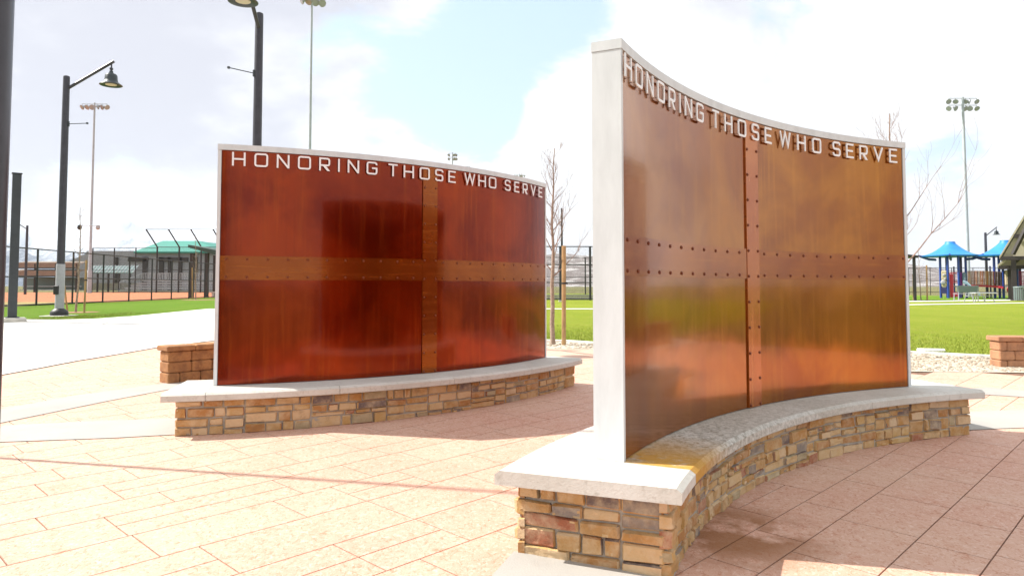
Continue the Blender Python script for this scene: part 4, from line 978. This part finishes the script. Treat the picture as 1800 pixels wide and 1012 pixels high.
def picnic():
    y = 60.; p = A(1716, 520, y); z0 = gz(p.x, y); X = lambda px: A(px, 500, y).x-p.x; Z = lambda py: A(0, py, y).z-z0
    w = empty('picnic_bench', (p.x, y, z0), 'pale steel bench table on thin legs in front of the playground', 'bench')
    mb = MB(); mb.bbox((X(1728), 0, Z(515)), (X(1747)-X(1708), .8, .10), 0, .03); mb.build('table_top', M_BENCHAL, w)
    for px in (1702, 1721, 1738):
        mb = MB(); mb.tube([(X(px), -.3, Z(514)), (X(px+3), -.45, 0)], .03, 6); mb.tube([(X(px), .3, Z(514)), (X(px-2), .45, 0)], .03, 6); mb.build('leg', M_SLEEVE, w)
    mb = MB(); mb.box((X(1719), .0, Z(520)), (X(1740)-X(1700), .3, .06)); mb.build('seat', M_SLEEVE, w)
    q = A(1697, 520, 64); z1 = gz(q.x, 64); X = lambda px: A(px, 500, 64).x-q.x; Z = lambda py: A(0, py, 64).z-z1
    w = empty('park_bench', (q.x, 64, z1), 'dark mesh backed park bench facing the playground, left of the pale bench table', 'bench')
    mb = MB(); mb.bbox((X(1701), 0, Z(508)), (X(1720)-X(1682), .08, Z(503)-Z(515)), 0, .03); mb.build('backrest', mat('grey_mesh_metal', (.13, .18, .18), .5), w)
    mb = MB(); mb.bbox((X(1701), .35, Z(516)), (X(1720)-X(1682), .6, .06), 0, .02); mb.build('seat', M_SLEEVE, w)
    for px in (1684, 1718): mb = MB(); mb.tube([(X(px), 0, Z(503)), (X(px), -.05, 0)], .04, 6); mb.tube([(X(px), .6, Z(517)), (X(px), .65, 0)], .04, 6); mb.build('leg', M_SLEEVE, w)
picnic()
def pavilion():
    y = 67.; p = A(1783, 520, y); z0 = gz(p.x, y); X = lambda px: A(px, 500, y).x-p.x; Z = lambda py: A(0, py, y).z-z0
    w = empty('picnic_pavilion', (p.x, y, z0), 'picnic pavilion with steep tan roofs and a dark steel frame at the right edge', 'pavilion', rz=-math.atan(883/1250)); X = lambda px: (A(px, 500, y).x-p.x)*.817
    def gable(px0, pxr, pye, pyr, y0, y1, nm='roof'):
        e0 = X(px0); r = X(pxr); e1 = 2*r-e0; ze, zr = Z(pye), Z(pyr); t = .22; mb = MB()
        for a in (e0, e1):
            mb.add([(a, y0, ze), (r, y0, zr), (r, y1, zr), (a, y1, ze), (a, y0, ze-t), (r, y0, zr-t*1.6), (r, y1, zr-t*1.6), (a, y1, ze-t)], [(0, 1, 2, 3), (7, 6, 5, 4), (0, 4, 5, 1), (1, 5, 6, 2), (2, 6, 7, 3), (3, 7, 4, 0)])
        o = mb.build(nm, M_ROOFTAN, w); gw = MB(); gw.add([(e0+.25, y0+.25, ze-.1), (e1-.25, y0+.25, ze-.1), (r, y0+.25, zr-.4), (e0+.25, y0+.33, ze-.1), (e1-.25, y0+.33, ze-.1), (r, y0+.33, zr-.4)], [(0, 1, 2), (5, 4, 3), (0, 3, 4, 1), (1, 4, 5, 2), (2, 5, 3, 0)]); gw.build('gable_panel', M_ROOFTAN, o); m2 = MB()
        for f in (.03, .42, .8):
            a = e0+(r-e0)*f; z = ze+(zr-ze)*f-t*1.1; L = (r-a)*2; m2.box((r, y0-.1, z-.12), (L, .2, .34))
        for sg in (1, -1):
            m2.tube([(r+sg*(e0-r)*.62, y0-.25, ze+.15), (r, y0-.25, zr-1.2)], .2, 4)
        m2.build('truss', M_DARKSTEEL, o)
    gable(1758, 1822, 450, 352, 0, 8); gable(1753, 1830, 464, 398, 3, 14, 'roof')
    for px, yy in ((1783, .4), (1868, .4), (1775, 7.5), (1868, 7.5)):
        mb = MB(); mb.bbox((X(px), yy, Z(450)/2), (.42, .42, Z(450)), 0, .03); mb.box((X(px), yy, .05), (.7, .7, .1)); mb.build('post', M_DARKSTEEL, w)
    q = A(1794, 520, 66); w2 = empty('litter_bin', (q.x, 66, gz(q.x, 66)), 'grey slatted litter bin beside the dark pavilion post', 'bin'); mb = MB(); mb.lathe([(.46, .06), (.46, 1.12)], n=22); mb.build('liner', M_SLEEVE, w2)
    for k in range(20): 
        mb = MB() if k == 0 else mb; a = k*math.pi/10; mb.box((.52*math.cos(a), .52*math.sin(a), .65), (.04, .09, 1.15), a)
    mb.build('slats', mat('grey_slat_paint', (.16, .20, .20), .5), w2); mb = MB(); mb.lathe([(.55, 1.2), (.57, 1.26), (.54, 1.32), (.36, 1.34), (.34, 1.28)], n=22); mb.build('rim', MATS['grey_slat_paint'], w2)
pavilion()
def small_shelter():
    y = 66.; p = A(1608, 520, y); z0 = gz(p.x, y); X = lambda px: A(px, 500, y).x-p.x; Z = lambda py: A(0, py, y).z-z0
    w = empty('small_shelter', (p.x, y, z0), 'dark flat roofed shelter corner showing right of the large wall', 'shelter')
    mb = MB(); x0, x1 = X(1540), X(1616); mb.add([(x0, 0, Z(440)), (x1, 0, Z(449)), (x1, 5, Z(449)), (x0, 5, Z(440)), (x0, 0, Z(443)), (x1, 0, Z(453)), (x1, 5, Z(453)), (x0, 5, Z(443))], [(0, 1, 2, 3), (7, 6, 5, 4), (0, 4, 5, 1), (1, 5, 6, 2), (2, 6, 7, 3), (3, 7, 4, 0)]); mb.build('roof', M_DARKSTEEL, w)
    for px, yy in ((1611, .3), (1560, .3), (1609, 4.5)): mb = MB(); mb.box((X(px), yy, Z(452)/2), (.2, .2, Z(452))); mb.build('post', M_DARKSTEEL, w)
small_shelter()

# ------------------------------------------------------------------ far hills and mountains
def m_mountain():
    m = mat('snowy_mountain', (.3, .35, .42), .95); n, l, b = nodes_of(m); tc = n.new('ShaderNodeTexCoord'); src = tc.outputs['Object']
    sx = n.new('ShaderNodeSeparateXYZ'); l.new(src, sx.inputs[0])
    k = math_node(n, l, 'ADD', rng_node(n, l, sx.outputs[2], 120, 900), math_node(n, l, 'MULTIPLY', noise_node(n, l, src, .006, 9, .75, (1, .35, 1)), 1.5))
    c = mix_node(n, l, rng_node(n, l, k, .80, 1.15), (.035, .065, .12), (.55, .60, .66)); l.new(c, b.inputs['Base Color']); return m
M_MOUNT = m_mountain()
HAZE = True
M_HILL = mat('speckled_hill', (.17, .14, .13), .95, 0, col2=(.50, .48, .47), vscale=.02, detail=9, contrast=(.50, .62))
def ridge(name, d0, d1, px0, px1, prof, m, seed, nx=150, ny=16, rough=.25):
    rnd = random.Random(seed); from mathutils import noise as nz; mb = MB()
    for j in range(ny):
        t = j/(ny-1); d = d0+(d1-d0)*t
        for i in range(nx):
            px = px0+(px1-px0)*i/(nx-1); h = 0
            for (a, ha), (b_, hb) in zip(prof, prof[1:]):
                if a <= px <= b_: h = ha+(hb-ha)*sm((px-a)/(b_-a))
            x = (px-900)/FPX*d; top = h*d1/FPX; f = nz.fractal(Vector((x/d1*9, d/d1*14, seed)), 1.0, 2.1, 6)
            z = top*math.sin(t*math.pi*.5)**1.1*(1+rough*f*2)*(1 if t < .99 else .9); mb.v.append((x, d, max(z, -5) if 0 < t else -5))
    for j in range(ny-1):
        for i in range(nx-1): a = j*nx+i; mb.f.append((a, a+1, a+nx+1, a+nx))
    o = mb.build(name, m); smooth_ang(o, 180); tag(o, kind='structure')
ridge('mountains', 5200, 8600, -700, 1100, [(-700, 60), (-200, 110), (20, 78), (60, 66), (120, 74), (170, 82), (250, 88), (330, 84), (420, 88), (520, 70), (700, 48), (900, 45), (1100, 30)], M_MOUNT, 3, 220, 34, .30)
ridge('hills', 1500, 2600, 850, 2300, [(850, 30), (950, 42), (1100, 50), (1400, 40), (1600, 31), (1680, 26), (1800, 22), (2000, 26), (2300, 30)], M_HILL, 9, 160, 14, .18)

def haze():
    mb = MB(); mb.box((0, 0, 600), (19500, 19500, 1212)); o = mb.build('haze', None); tag(o, kind='stuff')
    m = bpy.data.materials.new('haze_air'); m.use_nodes = True; n = m.node_tree.nodes; n.clear(); out = n.new('ShaderNodeOutputMaterial'); v = n.new('ShaderNodeVolumePrincipled')
    v.inputs['Color'].default_value = (.80, .88, 1.0, 1); v.inputs['Density'].default_value = 6.5e-5; v.inputs['Anisotropy'].default_value = .2
    m.node_tree.links.new(v.outputs[0], out.inputs['Volume']); o.data.materials.append(m)
haze()

def blades():
    rnd = random.Random(12); mb = MB(); polyL = [G(*q)[:2] for q in ((30, 562), (100, 562.5), (165, 561), (240, 555.5), (300, 549.5), (368, 543))]
    def at_line(L, x):
        for a, b in zip(L, L[1:]):
            if a[0] <= x <= b[0]: return a[1]+(b[1]-a[1])*(x-a[0])/(b[0]-a[0])
    n = 0
    while n < 38000:
        if rnd.random() < .93:
            x = rnd.uniform(.2, 14); y0 = at_line(CURB, min(x, 12.8)); y = y0+.06+abs(rnd.gauss(0, 3.2)) if y0 else None
            if y is None or y > 26: continue
        else:
            x = rnd.uniform(polyL[0][0]+.01, polyL[-1][0]); y0 = at_line(polyL, x)
            if y0 is None: continue
            y = y0+.03+abs(rnd.gauss(0, 2.5))
        z = hgt(x, y)-.002; h = rnd.uniform(.02, .055); a = rnd.random()*6.28; w = rnd.uniform(.004, .009); dx, dy = math.cos(a)*w, math.sin(a)*w; l_ = rnd.uniform(-.03, .03), rnd.uniform(-.03, .03)
        mb.add([(x-dx, y-dy, z), (x+dx, y+dy, z), (x+l_[0], y+l_[1], z+h)], [(0, 1, 2)]); n += 1
    m = mat('grass_blade', (.17, .25, .02), .8); nn, l, b = nodes_of(m); g = nn.new('ShaderNodeNewGeometry'); l.new(mix_node(nn, l, g.outputs['Random Per Island'], (.19, .27, .02), (.32, .35, .05)), b.inputs['Base Color'])
    tag(mb.build('grass_blades', m), 'short green turf blades growing along the near edges of the lawns', 'grass', kind='stuff')
blades()
